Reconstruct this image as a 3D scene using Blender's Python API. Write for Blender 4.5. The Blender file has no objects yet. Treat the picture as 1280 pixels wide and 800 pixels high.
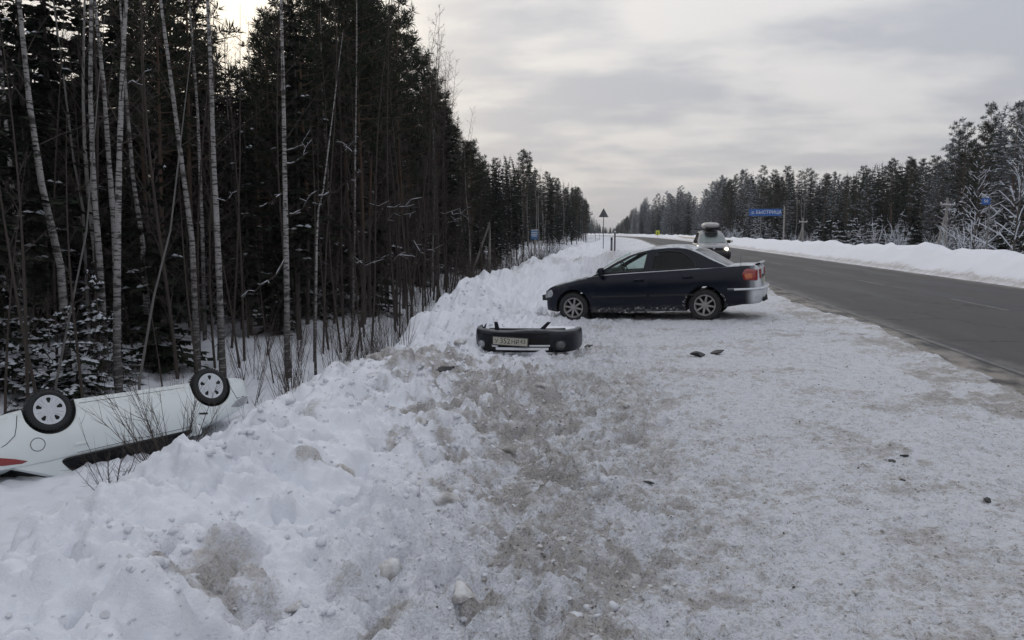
import bpy, bmesh, math, random
import numpy as np
from mathutils import Vector, Matrix, Euler
from mathutils.geometry import tessellate_polygon

R = math.radians
scene = bpy.context.scene
C = scene.collection

# ------------------------------------------------------------------ camera
CAM_Z, F_PX, YAW, PITCH = 1.65, 1004.0, R(7.66), R(6.25)
cam_data = bpy.data.cameras.new('camera')
cam_data.sensor_width = 36.0
cam_data.lens = 36.0 * F_PX / 1280.0
cam_data.clip_start, cam_data.clip_end = 0.1, 6000.0
cam = bpy.data.objects.new('camera', cam_data)
C.objects.link(cam)
cam.location = (0, 0, CAM_Z)
cam.rotation_euler = (R(90) - PITCH, 0, YAW)
scene.camera = cam

# ------------------------------------------------------------------ sky and sun
SUN_EL, SUN_AZ = R(15), R(-26)          # azimuth measured from +Y towards +X
sun_dir = Vector((math.sin(SUN_AZ) * math.cos(SUN_EL), math.cos(SUN_AZ) * math.cos(SUN_EL), math.sin(SUN_EL)))
sd = bpy.data.lights.new('sun', 'SUN')
sd.energy, sd.angle, sd.color = 0.7, R(25), (1.0, 0.93, 0.84)
sun = bpy.data.objects.new('sun', sd)
C.objects.link(sun)
sun.rotation_euler = (-sun_dir).to_track_quat('-Z', 'Y').to_euler()

scene.view_settings.view_transform = 'Standard'
scene.view_settings.look = 'None'
scene.view_settings.exposure = 0.08
scene.view_settings.gamma = 1.0
scene.cycles.max_bounces = 5
scene.cycles.transparent_max_bounces = 12

class NT:
    """small helper to wire shader nodes"""
    def __init__(s, tree):
        s.t = tree
    def n(s, kind, props=None, **ins):
        nd = s.t.nodes.new(kind)
        for k, v in (props or {}).items():
            setattr(nd, k, v)
        for k, v in ins.items():
            key = int(k[1:]) if k[0] == 'i' and k[1:].isdigit() else k.replace('_', ' ')
            sock = nd.inputs[key]
            if isinstance(v, bpy.types.NodeSocket):
                s.t.links.new(v, sock)
            else:
                sock.default_value = v
        return nd
    def math(s, op, a, b=0.0, c=0.0, clamp=False):
        return s.n('ShaderNodeMath', {'operation': op, 'use_clamp': clamp}, i0=a, i1=b, i2=c).outputs[0]
    def mix(s, fac, a, b, blend='MIX'):
        nd = s.t.nodes.new('ShaderNodeMix')
        nd.data_type = 'RGBA'
        nd.blend_type = blend
        for sock, v in ((nd.inputs[0], fac), (nd.inputs[6], a), (nd.inputs[7], b)):
            if isinstance(v, bpy.types.NodeSocket):
                s.t.links.new(v, sock)
            else:
                sock.default_value = v if not isinstance(v, tuple) or len(v) == 4 else (*v, 1)
        return nd.outputs[2]
    def ramp(s, fac, lo, hi):
        return s.n('ShaderNodeMapRange', {'interpolation_type': 'SMOOTHSTEP'}, Value=fac, From_Min=lo, From_Max=hi, To_Min=0.0, To_Max=1.0).outputs[0]
    def noise(s, vec, scale, detail=4.0, rough=0.55, out=0):
        return s.n('ShaderNodeTexNoise', None, Vector=vec, Scale=scale, Detail=detail, Roughness=rough).outputs[out]
    def mapping(s, vec, scale, loc=(0, 0, 0), rot=(0, 0, 0)):
        return s.n('ShaderNodeMapping', None, Vector=vec, Scale=scale, Location=loc, Rotation=rot).outputs[0]

world = bpy.data.worlds.new('World')
scene.world = world
world.use_nodes = True
wt = world.node_tree
for nd in list(wt.nodes):
    wt.nodes.remove(nd)
g = NT(wt)
sky = g.n('ShaderNodeTexSky', {'sky_type': 'NISHITA', 'sun_disc': False, 'sun_elevation': SUN_EL, 'sun_rotation': SUN_AZ,
                               'air_density': 1.0, 'dust_density': 2.0})
dirn = g.n('ShaderNodeTexCoord').outputs['Generated']
sep = g.n('ShaderNodeSeparateXYZ', None, Vector=dirn)
up = g.math('MAXIMUM', sep.outputs[2], 0.0)
den = g.math('ADD', up, 0.22)
pl = g.n('ShaderNodeCombineXYZ', None, X=g.math('DIVIDE', sep.outputs[0], den), Y=g.math('DIVIDE', sep.outputs[1], den), Z=0.0).outputs[0]
pl2 = g.mapping(pl, (1.5, 1.9, 1.0), (3.1, 0.4, 0.0), (0, 0, R(22)))
n1 = g.noise(pl2, 0.75, 5.0, 0.52)
n2 = g.noise(g.mapping(pl, (1.3, 2.4, 1.0), (7.0, 2.0, 0.0), (0, 0, R(10))), 1.7, 4.0, 0.5)
cl = g.math('ADD', g.math('MULTIPLY', n1, 0.65), g.math('MULTIPLY', n2, 0.35))
bright = g.ramp(cl, 0.43, 0.60)
dot = g.n('ShaderNodeVectorMath', {'operation': 'DOT_PRODUCT'}, i0=dirn, i1=tuple(sun_dir)).outputs['Value']
glow = g.math('POWER', g.math('MAXIMUM', dot, 0.0), 5.0)
core = g.math('POWER', g.math('MAXIMUM', dot, 0.0), 60.0)
near = g.math('POWER', g.math('SUBTRACT', 1.0, up), 9.0)
base = g.mix(bright, (4.3, 4.55, 5.1), (6.35, 6.4, 6.65))
base = g.mix(g.math('MULTIPLY', g.math('MULTIPLY', bright, glow), 0.8), base, (9.0, 8.6, 8.0))
base = g.mix(g.math('MULTIPLY', glow, 0.30), base, (7.5, 7.2, 6.9))
base = g.mix(g.math('MULTIPLY', near, 0.46), base, (7.8, 7.15, 6.6))
base = g.mix(g.math('MULTIPLY', core, 0.8), base, (13.0, 11.8, 9.8))
col = g.mix(0.97, sky.outputs[0], base)
# an overcast dome grows brighter towards the zenith
sh = g.n('ShaderNodeVectorMath', {'operation': 'SCALE'}, i0=col, Scale=g.math('MULTIPLY_ADD', up, 0.75, 0.86))
bg = g.n('ShaderNodeBackground', None, Color=sh.outputs[0], Strength=0.1)
wo = g.n('ShaderNodeOutputWorld', None, Surface=bg.outputs[0])

# ------------------------------------------------------------------ helpers
def tag(o, label=None, cat=None, group=None, kind=None):
    for k, v in (('label', label), ('category', cat), ('group', group), ('kind', kind)):
        if v:
            o[k] = v
    return o

def empty(name, loc=(0, 0, 0), rz=0.0):
    o = bpy.data.objects.new(name, None)
    o.empty_display_size = 0.2
    C.objects.link(o)
    o.location = loc
    o.rotation_euler = (0, 0, rz)
    return o

def link(name, me, parent=None):
    o = bpy.data.objects.new(name, me)
    C.objects.link(o)
    if parent is not None:
        o.parent = parent
    return o

class MB:
    """collects vertices and faces and links them as one mesh object"""
    def __init__(s):
        s.v, s.f, s.m = [], [], []
    def add(s, vs, fs, m=0):
        b = len(s.v)
        s.v.extend([tuple(p) for p in vs])
        s.f.extend([tuple(i + b for i in f) for f in fs])
        s.m.extend([m] * len(fs))
    def box(s, c, d, m=0, rot=None, taper=1.0):
        x, y, z = d[0] / 2, d[1] / 2, d[2] / 2
        pts = [Vector((sx * x * (taper if sz > 0 else 1), sy * y * (taper if sz > 0 else 1), sz * z)) for sz in (-1, 1) for sy in (-1, 1) for sx in (-1, 1)]
        if rot is not None:
            pts = [rot @ p for p in pts]
        s.add([p + Vector(c) for p in pts], [(0, 2, 3, 1), (4, 5, 7, 6), (0, 1, 5, 4), (2, 6, 7, 3), (0, 4, 6, 2), (1, 3, 7, 5)], m)
    def tube(s, pts, rad, n=6, m=0, cap=True):
        pts = [Vector(p) for p in pts]
        k = len(pts)
        if not hasattr(rad, '__len__'):
            rad = [rad] * k
        b = len(s.v)
        ref = Vector((0.31, 0.94, 0.13)).normalized()
        for i, p in enumerate(pts):
            t = (pts[min(i + 1, k - 1)] - pts[max(i - 1, 0)])
            t = t.normalized() if t.length > 1e-9 else Vector((0, 0, 1))
            a = t.cross(ref)
            if a.length < 0.05:
                a = t.cross(Vector((1, 0, 0)))
            a.normalize()
            c = t.cross(a)
            for j in range(n):
                q = 2 * math.pi * j / n
                w = p + (a * math.cos(q) + c * math.sin(q)) * rad[i]
                s.v.append((w.x, w.y, w.z))
        for i in range(k - 1):
            for j in range(n):
                s.f.append((b + i * n + j, b + i * n + (j + 1) % n, b + (i + 1) * n + (j + 1) % n, b + (i + 1) * n + j))
                s.m.append(m)
        if cap and n > 2:
            s.f.append(tuple(b + j for j in reversed(range(n)))); s.m.append(m)
            s.f.append(tuple(b + (k - 1) * n + j for j in range(n))); s.m.append(m)
    def lathe(s, prof, n=32, axis='y', c=(0, 0, 0), m=0, closed=False):
        """prof: (radius, along) pairs turned round the axis"""
        b = len(s.v)
        k = len(prof)
        for j in range(n):
            q = 2 * math.pi * j / n
            for r, a in prof:
                if axis == 'y':
                    p = (r * math.cos(q), a, r * math.sin(q))
                elif axis == 'x':
                    p = (a, r * math.cos(q), r * math.sin(q))
                else:
                    p = (r * math.cos(q), r * math.sin(q), a)
                s.v.append((p[0] + c[0], p[1] + c[1], p[2] + c[2]))
        for j in range(n):
            j2 = (j + 1) % n
            for i in range(k - 1 + (1 if closed else 0)):
                i2 = (i + 1) % k
                s.f.append((b + j * k + i, b + j2 * k + i, b + j2 * k + i2, b + j * k + i2))
                s.m.append(m)
    def build(s, name, mats, parent=None, smooth=None, link_it=True):
        me = bpy.data.meshes.new(name)
        me.from_pydata(s.v, [], s.f)
        for mt in (mats if isinstance(mats, (list, tuple)) else [mats]):
            me.materials.append(mt)
        if any(s.m):
            me.polygons.foreach_set('material_index', s.m)
        if smooth is not None:
            me.polygons.foreach_set('use_smooth', [True] * len(s.f))
            if smooth < 179:
                me.set_sharp_from_angle(angle=R(smooth))
        me.update()
        return link(name, me, parent) if link_it else me

def copy_tree(o, parent=None):
    c = o.copy()
    C.objects.link(c)
    c.parent = parent
    for ch in list(o.children):
        copy_tree(ch, c)
    return c

CAM_M = cam.rotation_euler.to_matrix()
def ray(px, py):
    return CAM_M @ Vector(((px - 640) / F_PX, -(py - 400) / F_PX, -1.0))
def on_plane(px, py, z):
    """where the sight line through a point of the photograph meets height z"""
    d = ray(px, py)
    t = (z - CAM_Z) / d.z
    return Vector((0, 0, CAM_Z)) + d * t
def at_depth(px, py, d):
    return Vector((0, 0, CAM_Z)) + ray(px, py) * d
def to_px(p):
    q = CAM_M.transposed() @ (Vector(p) - Vector((0, 0, CAM_Z)))
    if q.z > -0.01:
        return None
    return (640 + F_PX * q.x / -q.z, 400 - F_PX * q.y / -q.z)

def new_mat(name):
    m = bpy.data.materials.new(name)
    m.use_nodes = True
    t = m.node_tree
    for nd in list(t.nodes):
        t.nodes.remove(nd)
    return m, NT(t)
def finish(g, shader, disp=None):
    g.n('ShaderNodeOutputMaterial', None, Surface=shader)
def pbr(g, col, rough=0.6, metal=0.0, normal=None, **kw):
    """kw may name any other input of the shader, as Specular_IOR_Level"""
    nd = g.n('ShaderNodeBsdfPrincipled', None, Roughness=rough, Metallic=metal, **kw)
    s = nd.inputs['Base Color']
    if isinstance(col, bpy.types.NodeSocket):
        g.t.links.new(col, s)
    else:
        s.default_value = (*col[:3], 1)
    if normal is not None:
        g.t.links.new(normal, nd.inputs['Normal'])
    return nd.outputs[0]
def simple(name, col, rough=0.6, metal=0.0, var=0.0, scale=8.0, **kw):
    """a plain material with a little uneven tone"""
    m, g = new_mat(name)
    c = col
    if var:
        tc = g.n('ShaderNodeTexCoord').outputs['Object']
        nz = g.noise(tc, scale, 4.0)
        c = g.mix(nz, tuple(v * (1 - var) for v in col), tuple(min(1, v * (1 + var)) for v in col))
    finish(g, pbr(g, c, rough, metal, **kw))
    return m

# ------------------------------------------------------------------ numpy noise
def _hash(ix, iy, seed):
    h = (ix.astype(np.int64) * 374761393 + iy.astype(np.int64) * 668265263 + seed * 1442695041) & 0xFFFFFFFF
    h = ((h ^ (h >> 13)) * 1274126177) & 0xFFFFFFFF
    h = h ^ (h >> 16)
    return (h & 0xFFFF) / 65535.0
def perlin(x, y, seed=0):
    ix, iy = np.floor(x), np.floor(y)
    fx, fy = x - ix, y - iy
    ux, uy = fx * fx * fx * (fx * (fx * 6 - 15) + 10), fy * fy * fy * (fy * (fy * 6 - 15) + 10)
    out = 0
    for dx in (0, 1):
        for dy in (0, 1):
            a = _hash(ix + dx, iy + dy, seed) * 2 * np.pi
            d = np.cos(a) * (fx - dx) + np.sin(a) * (fy - dy)
            out = out + d * (ux if dx else 1 - ux) * (uy if dy else 1 - uy)
    return out * 1.5
def fbm(x, y, octaves, seed=0, gain=0.5):
    s, a = 0, 1.0
    for o in range(octaves):
        s = s + a * perlin(x * 2 ** o + 17.3 * o, y * 2 ** o - 9.1 * o, seed + o)
        a *= gain
    return s
def sstep(x, a, b):
    t = np.clip((x - a) / (b - a), 0, 1)
    return t * t * (3 - 2 * t)
# ------------------------------------------------------------------ terrain
ROAD_L, ROAD_R = 4.3, 11.6
_bank_y = [-40, 0, 2.5, 4.0, 5.5, 6.8, 7.8, 8.8, 10.2, 11.5, 13, 15, 17, 20, 25, 32, 40, 60, 120, 300, 2000]
_bank_h = [.27, .27, .27, .24, .22, .24, .24, .18, .13, .12, .17, .38, .53, .54, .55, .50, .50, .45, .40, .40, .40]
def crest_x(Y):
    return -2.5 + 0.15 * np.sin(Y * 0.55) - 0.65 * sstep(Y, 11, 15)

rng = np.random.default_rng(7)
def _mounds():
    """rounded lumps of old ploughed snow: x, y, radius, height"""
    m = []
    for i in range(800):
        y = 1.2 + (rng.random() ** 1.5) * 34
        if 8.6 < y < 11.0 and rng.random() < 0.6:
            continue
        t = rng.normal(0, 0.75)
        r = rng.uniform(0.07, 0.26) * (1 + 0.02 * y)
        if rng.random() < 0.16:
            r *= 1.8
        m.append((float(crest_x(np.array(y))) + 0.15 + t, y, r, r * rng.uniform(0.2, 0.42)))
    # the large lumps that crown the bank beside the overturned car
    for px, py, z, r, h in ((385, 492, .36, .24, .17), (352, 505, .34, .28, .15), (420, 480, .32, .22, .13), (300, 545, .32, .26, .10), (372, 560, .20, .30, .15),
                            (440, 500, .25, .22, .12), (235, 660, .25, .34, .10), (70, 660, .36, .40, .10), (150, 720, .30, .42, .10), (300, 700, .15, .28, .10),
                            (600, 356, .5, .4, .2), (575, 395, .3, .35, .15), (545, 425, .25, .30, .12), (632, 345, .5, .5, .2), (560, 400, .4, .3, .15)):
        p = on_plane(px, py, z)
        m.append((p.x, p.y, r, h))
    return m
MOUNDS = [m for m in _mounds() if abs(m[0] + 1.55) > .9 + m[2] or abs(m[1] - 11.1) > .6 + m[2]]
DIRT = []          # centre x, y, half-length x, half-length y, strength
for px, py, z, rx, ry, s in ((255, 640, .40, .17, .36, .75), (300, 680, .3, .15, .24, .7), (205, 620, .40, .10, .2, .5), (385, 505, .3, .08, .2, .5), (390, 570, .2, .1, .1, .6),
                             (480, 740, .1, .10, .12, .8), (310, 765, .2, .08, .10, .8), (330, 715, .2, .08, .08, .7), (600, 745, 0, .1, .12, .8),
                             (520, 690, 0, .12, .12, .5), (440, 710, .1, .12, .12, .5), (960, 560, -.03, .4, .4, .4), (1040, 770, -.05, .3, .2, .4), (940, 690, -.05, .3, .25, .4),
                             (1130, 580, -.03, .14, .3, .9), (1240, 505, 0, .6, .7, .9), (1180, 470, 0, .4, .7, .8), (1090, 430, 0, .4, 1.2, .8), (1010, 395, 0, .5, 1.5, .8), (1280, 640, -.03, .3, .5, .5),
                             (745, 322, .3, .9, 1.2, 1.0), (720, 338, .2, .6, 1.0, .9), (640, 335, .5, 1.0, 5, .45), (690, 325, .5, 1.0, 5, .5), (600, 400, .3, .35, .8, .4), (560, 415, .3, .3, .6, .45), (640, 372, .4, .4, .9, .35), (525, 440, .2, .3, .5, .5), (900, 395, 0, .5, .5, .5), (960, 400, 0, .5, .5, .5)):
    p = on_plane(px, py, z)
    DIRT.append((p.x, p.y, rx, ry, s))

def bend(Y):
    """far ahead the road swings to the left"""
    return 0.00033 * np.maximum(0, np.minimum(Y, 900.0) - 150.0) ** 2

def road_edge(Y):
    return ROAD_L - 0.1 + 0.22 * fbm(Y * 0.22, Y * 0 + 3.3, 4, 40) + 0.16 * fbm(Y * 1.5, Y * 0, 4, 41, .6)

def ground_h(X, Y, fine=True):
    X = np.asarray(X, float); Y = np.asarray(Y, float)
    X = X + bend(Y)
    xc = crest_x(Y)
    t = X - xc
    shoulder = -0.05 * np.clip(1.9 - X, 0, 3.2) + 0.02
    hb = np.interp(Y, _bank_y, _bank_h) + 0.10 * perlin(Y * 0.45, Y * 0 + 0.7, 5) * sstep(Y, 10, 14)
    wr = np.interp(Y, [0, 4, 9, 14, 30], [1.05, 0.95, 0.75, 0.70, 1.0])
    bump = hb * np.where(t > 0, np.exp(-(t / wr) ** 2), np.exp(-(t / 1.1) ** 2))
    depth = np.interp(Y, [-40, 20, 45, 90, 2000], [1.95, 1.95, 1.35, 0.9, 0.8])
    wd = np.interp(Y, [0, 12, 18, 2000], [3.3, 3.2, 3.0, 3.0])
    fall = sstep(-t, 0.1, wd)
    rise = sstep(-X, np.interp(Y, [0, 13, 20], [10.5, 9.0, 6.6]), np.interp(Y, [0, 13, 20], [15, 13, 10.5])) * 0.55
    z = shoulder * (1 - fall) + bump - depth * fall + rise
    # pile of ploughed snow behind the dark saloon
    for cx, cy, rx, ry, h in ((-.3, 31, 1.9, 4.5, .82), (-2.0, 27, 1.2, 2.5, .2), (0.8, 37, 1.6, 6, .5), (-1.0, 46, 2.5, 8, .35), (-.6, 64, 2.6, 12, .30)):
        z = z + h * np.exp(-((X - cx) / rx) ** 2 - ((Y - cy) / ry) ** 2)
    # right-hand bank beyond the road
    hr = 0.95 + 0.18 * perlin(Y * 0.30, Y * 0 + 5.1, 9) + 0.14 * perlin(Y * 0.9, Y * 0 + 1.1, 10)
    tr = X - 13.6
    zr = hr * np.where(tr < 0, np.exp(-(tr / 1.05) ** 2), np.exp(-(tr / 1.7) ** 2))
    z = z + np.where(X > 8, zr, 0)
    z = z - 0.55 * sstep(X, 15, 20)
    # the carriageway bed lies below the asphalt sheet
    e = road_edge(Y)
    inroad = sstep(X, e - 0.12, e + 0.10) * (1 - sstep(X, ROAD_R + 0.05, ROAD_R + 0.6))
    bed = np.where(X < 8, sstep(X, e - 0.12, e + 0.10), 1.0)
    z = z * (1 - inroad) + (-0.06) * inroad
    lip = np.exp(-((X - e + 0.15) / 0.22) ** 2) * 0.02
    z = z + lip
    besid = np.exp(-((X + 1.55) / 1.0) ** 4 - ((Y - 11.1) / .75) ** 4)       # trampled flat round the torn bumper
    bump_keep = 1 - .9 * besid
    bankness = np.clip(np.exp(-(t / 1.35) ** 2) + np.where((X < xc), 0.35, 0) + np.where(X > 12.3, 0.9, 0), 0, 1) * bump_keep
    forest = sstep(-X, 6, 11)
    z = z + (0.09 * fbm(X * 0.55, Y * 0.55, 3, 20)) * np.clip(bankness + 0.5 * forest, 0, 1)
    if fine:
        trample = (1 - inroad) * (1 - 0.75 * bankness)
        n1 = fbm(X * 1.3, Y * 1.3, 3, 60)
        n2 = fbm(X * 5.0, Y * 5.0, 3, 70)
        n3 = perlin(X * 21, Y * 21, 80)
        ridg = 1 - np.abs(perlin(X * 8.0, Y * 8.0, 90)) * 2
        rough = 0.4 + 0.9 * sstep(-X, -1.6, 1.6)            # rougher towards the bank
        n4 = perlin(X * 13 + 3.1, Y * 13, 95)
        z = z + trample * rough * (0.024 * n1 + 0.034 * n2 + 0.016 * n3 + 0.026 * ridg * sstep(n1, -.2, .5) + 0.060 * np.abs(perlin(X * 8 + 4, Y * 8, 91)) + 0.034 * np.abs(perlin(X * 23, Y * 23 + 7, 92)))
        for xr in (3.35, 1.85):
            xw = xr + .25 * np.sin(Y * .16) - .02 * Y
            rut = np.exp(-((X - xw) / .11) ** 4) * sstep(fbm(X * .4, Y * .4, 2, 55), -.35, .1)
            z = z - trample * rut * (.016 + .006 * np.sin(Y * 42 + 3 * np.sign(X - xw)))
        chop = sstep(-X, -1.2, 1.0) * np.clip(1.15 - 0.6 * sstep(-X, 2.0, 3.4), 0, 1) * (1 - inroad) * sstep(Y, -1, 1)
        zone = sstep(fbm(X * 0.9 + 4, Y * 0.9, 3, 97), -.35, .35)
        chop = chop * bump_keep
        z = z + chop * (0.25 + 0.75 * zone) * (0.035 * sstep(n2, .10, .34) + 0.022 * sstep(n4, .18, .42) - 0.040 * sstep(-n2, .22, .5))
        b1 = np.abs(perlin(X * 1.9 + 0.25 * perlin(X * 5, Y * 5, 31), Y * 1.9, 30))
        b2 = np.abs(perlin(X * 4.6 + 9, Y * 4.6, 33))
        b3 = np.abs(perlin(X * 10.5, Y * 10.5 + 5, 36))
        far = 1 - sstep(Y, 9, 18)
        b3 = b3 * far
        b2 = b2 * (1 - .7 * sstep(Y, 16, 30))
        big = 1 + .5 * sstep(Y, 9, 12)
        b1 = b1 * big
        soft = 0.35 + 0.65 * sstep(fbm(X * 0.7 + 8, Y * 0.7, 3, 37), -.3, .3)
        z = z + bankness * (1 - inroad) * (0.20 * b1 + soft * (0.13 * b2 + 0.045 * b3) + 0.008 * far * fbm(X * 22, Y * 22, 2, 35) - .08)
        z = z - bankness * (1 - inroad) * sstep(Y, 0, 1) * (1 - sstep(Y, 20, 30)) * 0.10 * sstep(perlin(X * 3.7 + 2, Y * 3.7 + 6, 39), .34, .52)
        # clods thrown down the slope right of the bank
        tt = np.exp(-((t - 1.0) / 0.8) ** 2)
        cell = perlin(X * 3.4, Y * 3.4, 101)
        z = z + tt * 0.07 * sstep(cell, 0.22, 0.5)
    return z

def gz(x, y):
    return float(ground_h(np.array([x]), np.array([y]), False)[0])

def add_mounds(X, Y, Z, xs, ys):
    M = np.zeros_like(Z)
    for mx, my, r, h in MOUNDS:
        i0, i1 = np.searchsorted(xs, mx - r), np.searchsorted(xs, mx + r)
        j0, j1 = np.searchsorted(ys, my - r), np.searchsorted(ys, my + r)
        if i1 - i0 < 2 or j1 - j0 < 2:
            continue
        sx, sy = X[j0:j1, i0:i1], Y[j0:j1, i0:i1]
        wob = 1 + 0.35 * perlin(sx * 2.6 / r * 0.3, sy * 2.6 / r * 0.3, 111)
        d2 = ((sx - mx) ** 2 + (sy - my) ** 2) / (r * r) * wob
        cap = np.clip(1 - d2, 0, 1)
        M[j0:j1, i0:i1] = np.maximum(M[j0:j1, i0:i1], h * cap ** 0.6)
    return Z + M

def grow(a, b, start, rate, cap=1e9):
    out, x, s = [], a, start
    sg = 1 if b > a else -1
    while (b - x) * sg > 0:
        x += sg * s
        out.append(x)
        s = min(s * rate, cap)
    return out
xs = list(reversed(grow(-6.6, -700, 0.06, 1.022, 40.0))) + list(np.arange(-6.6, 5.4, 0.0165)) + grow(5.4, 900, 0.10, 1.035, 60.0)
ys = [-60, -30, -14, -7, -3, -1, 0, .5, .8] + list(np.arange(1.0, 3.4, 0.015))
y = ys[-1]
while y < 2500:
    y += max(0.00062 * y * y, 0.013) if y < 27 else min(0.028 * y, 60)
    ys.append(y)
xs, ys = np.array(xs), np.array(ys)
GX, GY = np.meshgrid(xs, ys)
GZ = add_mounds(GX, GY, ground_h(GX, GY), xs, ys)

# footprints pressed into the soft snow beside the bank
fr = np.random.default_rng(3)
for k in range(90):
    fx, fy = fr.uniform(-2.2, 0.5), 1.6 + fr.random() ** 1.4 * 9
    a, L, Wd = fr.uniform(-0.8, 0.8), 0.15, 0.065
    m = (np.abs(GX - fx) < .3) & (np.abs(GY - fy) < .3)
    dx, dy = GX[m] - fx, GY[m] - fy
    u, v = dx * math.sin(a) + dy * math.cos(a), dx * math.cos(a) - dy * math.sin(a)
    d = (u / L) ** 2 + (v / Wd) ** 2
    GZ[m] += -0.05 * np.exp(-d ** 2) + 0.015 * np.exp(-((np.sqrt(d) - 1.35) / 0.25) ** 2)

BAND = []          # the churned brown strip from the gap in the bank towards the photographer: x, y, half width
for px, py, w in ((470, 450, .5), (530, 462, .75), (600, 472, .85), (655, 500, .75), (640, 555, .50), (665, 610, .36), (700, 660, .30), (735, 710, .26), (765, 780, .24)):
    p = on_plane(px, py, -.05)
    BAND.append((p.x, p.y, w))
BAND2 = []         # fainter strip right of it
for px, py, w in ((640, 470, .5), (730, 470, .6), (790, 510, .5), (800, 570, .4), (860, 640, .3), (880, 740, .2)):
    p = on_plane(px, py, -.05)
    BAND2.append((p.x, p.y, w))
def band_dist(X, Y, band):
    best = np.full(X.shape, 9.0)
    for (x0, y0, w0), (x1, y1, w1) in zip(band[:-1], band[1:]):
        dx, dy = x1 - x0, y1 - y0
        t = np.clip(((X - x0) * dx + (Y - y0) * dy) / (dx * dx + dy * dy), 0, 1)
        d = np.hypot(X - x0 - t * dx, Y - y0 - t * dy) / (w0 + (w1 - w0) * t)
        best = np.minimum(best, d)
    return best
def dirt_at(X, Y):
    X = X + bend(Y)
    d = np.zeros_like(X)
    wob = 1.1 * fbm(X * 1.9, Y * 1.9, 5, 200, .62)
    for cx, cy, rx, ry, s in DIRT:
        q = ((X - cx) / rx) ** 2 + ((Y - cy) / ry) ** 2
        d = np.maximum(d, s * np.clip(1.0 - 0.55 * q * (1 + .6 * wob) + 0.9 * wob, 0, 1))
    fine = 1.0 * fbm(X * 3.1, Y * 3.1, 5, 230, .65)
    m = (Y > 0) & (Y < 14) & (np.abs(X) < 5)
    for band, st in ((BAND, .85), (BAND2, .62)):
        q = np.full(X.shape, 9.0)
        q[m] = band_dist(X[m], Y[m], band)
        d = np.maximum(d, st * np.clip(1.2 - .55 * q + .85 * fine, 0, 1) * (q < 3))
    e = road_edge(Y)
    d = np.maximum(d, (0.75 + .5 * fine) * np.exp(-((X - e - .05) / 0.40) ** 2))               # grit along the asphalt edge
    d = np.maximum(d, 0.75 * np.exp(-((X - 12.0) / 0.35) ** 2))
    flat = sstep(X, -1.6, -0.2) * (1 - sstep(X, 4.0, 4.6))
    d = np.maximum(d, flat * (0.20 + 0.34 * sstep(fbm(X * 0.9, Y * 0.9, 5, 210, .6), -0.1, 0.6)))
    return np.clip(d, 0, 1)
GD = dirt_at(GX, GY)
flatm = sstep(GX, -1.9, -0.4) * (1 - sstep(GX, 4.2, 4.6))

def surface_z(x, y):
    """height of the finished snow surface, lumps and footprints included"""
    i = np.clip(np.searchsorted(xs, x), 1, len(xs) - 1)
    j = np.clip(np.searchsorted(ys, y), 1, len(ys) - 1)
    u = np.clip((x - xs[i - 1]) / (xs[i] - xs[i - 1]), 0, 1); v = np.clip((y - ys[j - 1]) / (ys[j] - ys[j - 1]), 0, 1)
    return (GZ[j - 1, i - 1] * (1 - u) + GZ[j - 1, i] * u) * (1 - v) + (GZ[j, i - 1] * (1 - u) + GZ[j, i] * u) * v

def grid_mesh(name, X, Y, Z, attrs, mat):
    ny, nx = X.shape
    me = bpy.data.meshes.new(name)
    nv = nx * ny
    me.vertices.add(nv)
    me.vertices.foreach_set('co', np.stack([X, Y, Z], -1).reshape(-1).astype(np.float32))
    idx = np.arange(nv).reshape(ny, nx)
    q = np.stack([idx[:-1, :-1], idx[:-1, 1:], idx[1:, 1:], idx[1:, :-1]], -1).reshape(-1)
    nf = len(q) // 4
    me.loops.add(nf * 4)
    me.loops.foreach_set('vertex_index', q.astype(np.int32))
    me.polygons.add(nf)
    me.polygons.foreach_set('loop_start', (np.arange(nf) * 4).astype(np.int32))
    me.polygons.foreach_set('use_smooth', np.ones(nf, bool))
    me.update(calc_edges=True)
    for k, a in attrs.items():
        at = me.attributes.new(k, 'FLOAT', 'POINT')
        at.data.foreach_set('value', a.reshape(-1).astype(np.float32))
    me.materials.append(mat)
    return me

# snow with trodden-in grit
m_ground, g = new_mat('snow_ground')
pos = g.n('ShaderNodeNewGeometry').outputs['Position']
dirt = g.n('ShaderNodeAttribute', {'attribute_name': 'dirt'}).outputs['Fac']
flat = g.n('ShaderNodeAttribute', {'attribute_name': 'trodden'}).outputs['Fac']
na = g.noise(pos, 2.4, 6.0, 0.65)
nb = g.noise(pos, 13.0, 5.0, 0.65)
nc = g.noise(pos, 55.0, 3.0, 0.6)
nd_ = g.noise(pos, 170.0, 2.0, 0.6)
cover = g.math('ADD', dirt, g.math('MULTIPLY', g.math('SUBTRACT', na, 0.5), 1.3))
cover = g.math('ADD', cover, g.math('MULTIPLY', g.math('SUBTRACT', nb, 0.5), 1.1))
cover = g.math('ADD', cover, g.math('MULTIPLY', g.math('SUBTRACT', nc, 0.5), 0.6))
dm = g.math('MULTIPLY', g.ramp(cover, 0.28, 0.88), g.math('MINIMUM', g.math('MULTIPLY', dirt, 3.0), 1.0))
snow = g.mix(g.noise(pos, 1.1, 4.0), (0.665, 0.685, 0.74), (0.755, 0.77, 0.815))
grit = g.mix(g.ramp(g.math('ADD', g.math('MULTIPLY', nb, .45), g.math('ADD', g.math('MULTIPLY', nc, .35), g.math('MULTIPLY', nd_, .20))), .38, .60), (0.125, 0.102, 0.080), (0.48, 0.44, 0.395))
base = g.mix(g.math('MULTIPLY', dm, 0.76), snow, grit)
grey = g.ramp(g.math('ADD', nc, g.math('MULTIPLY', g.math('SUBTRACT', nb, 0.5), 0.9)), 0.44, 0.70)
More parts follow.
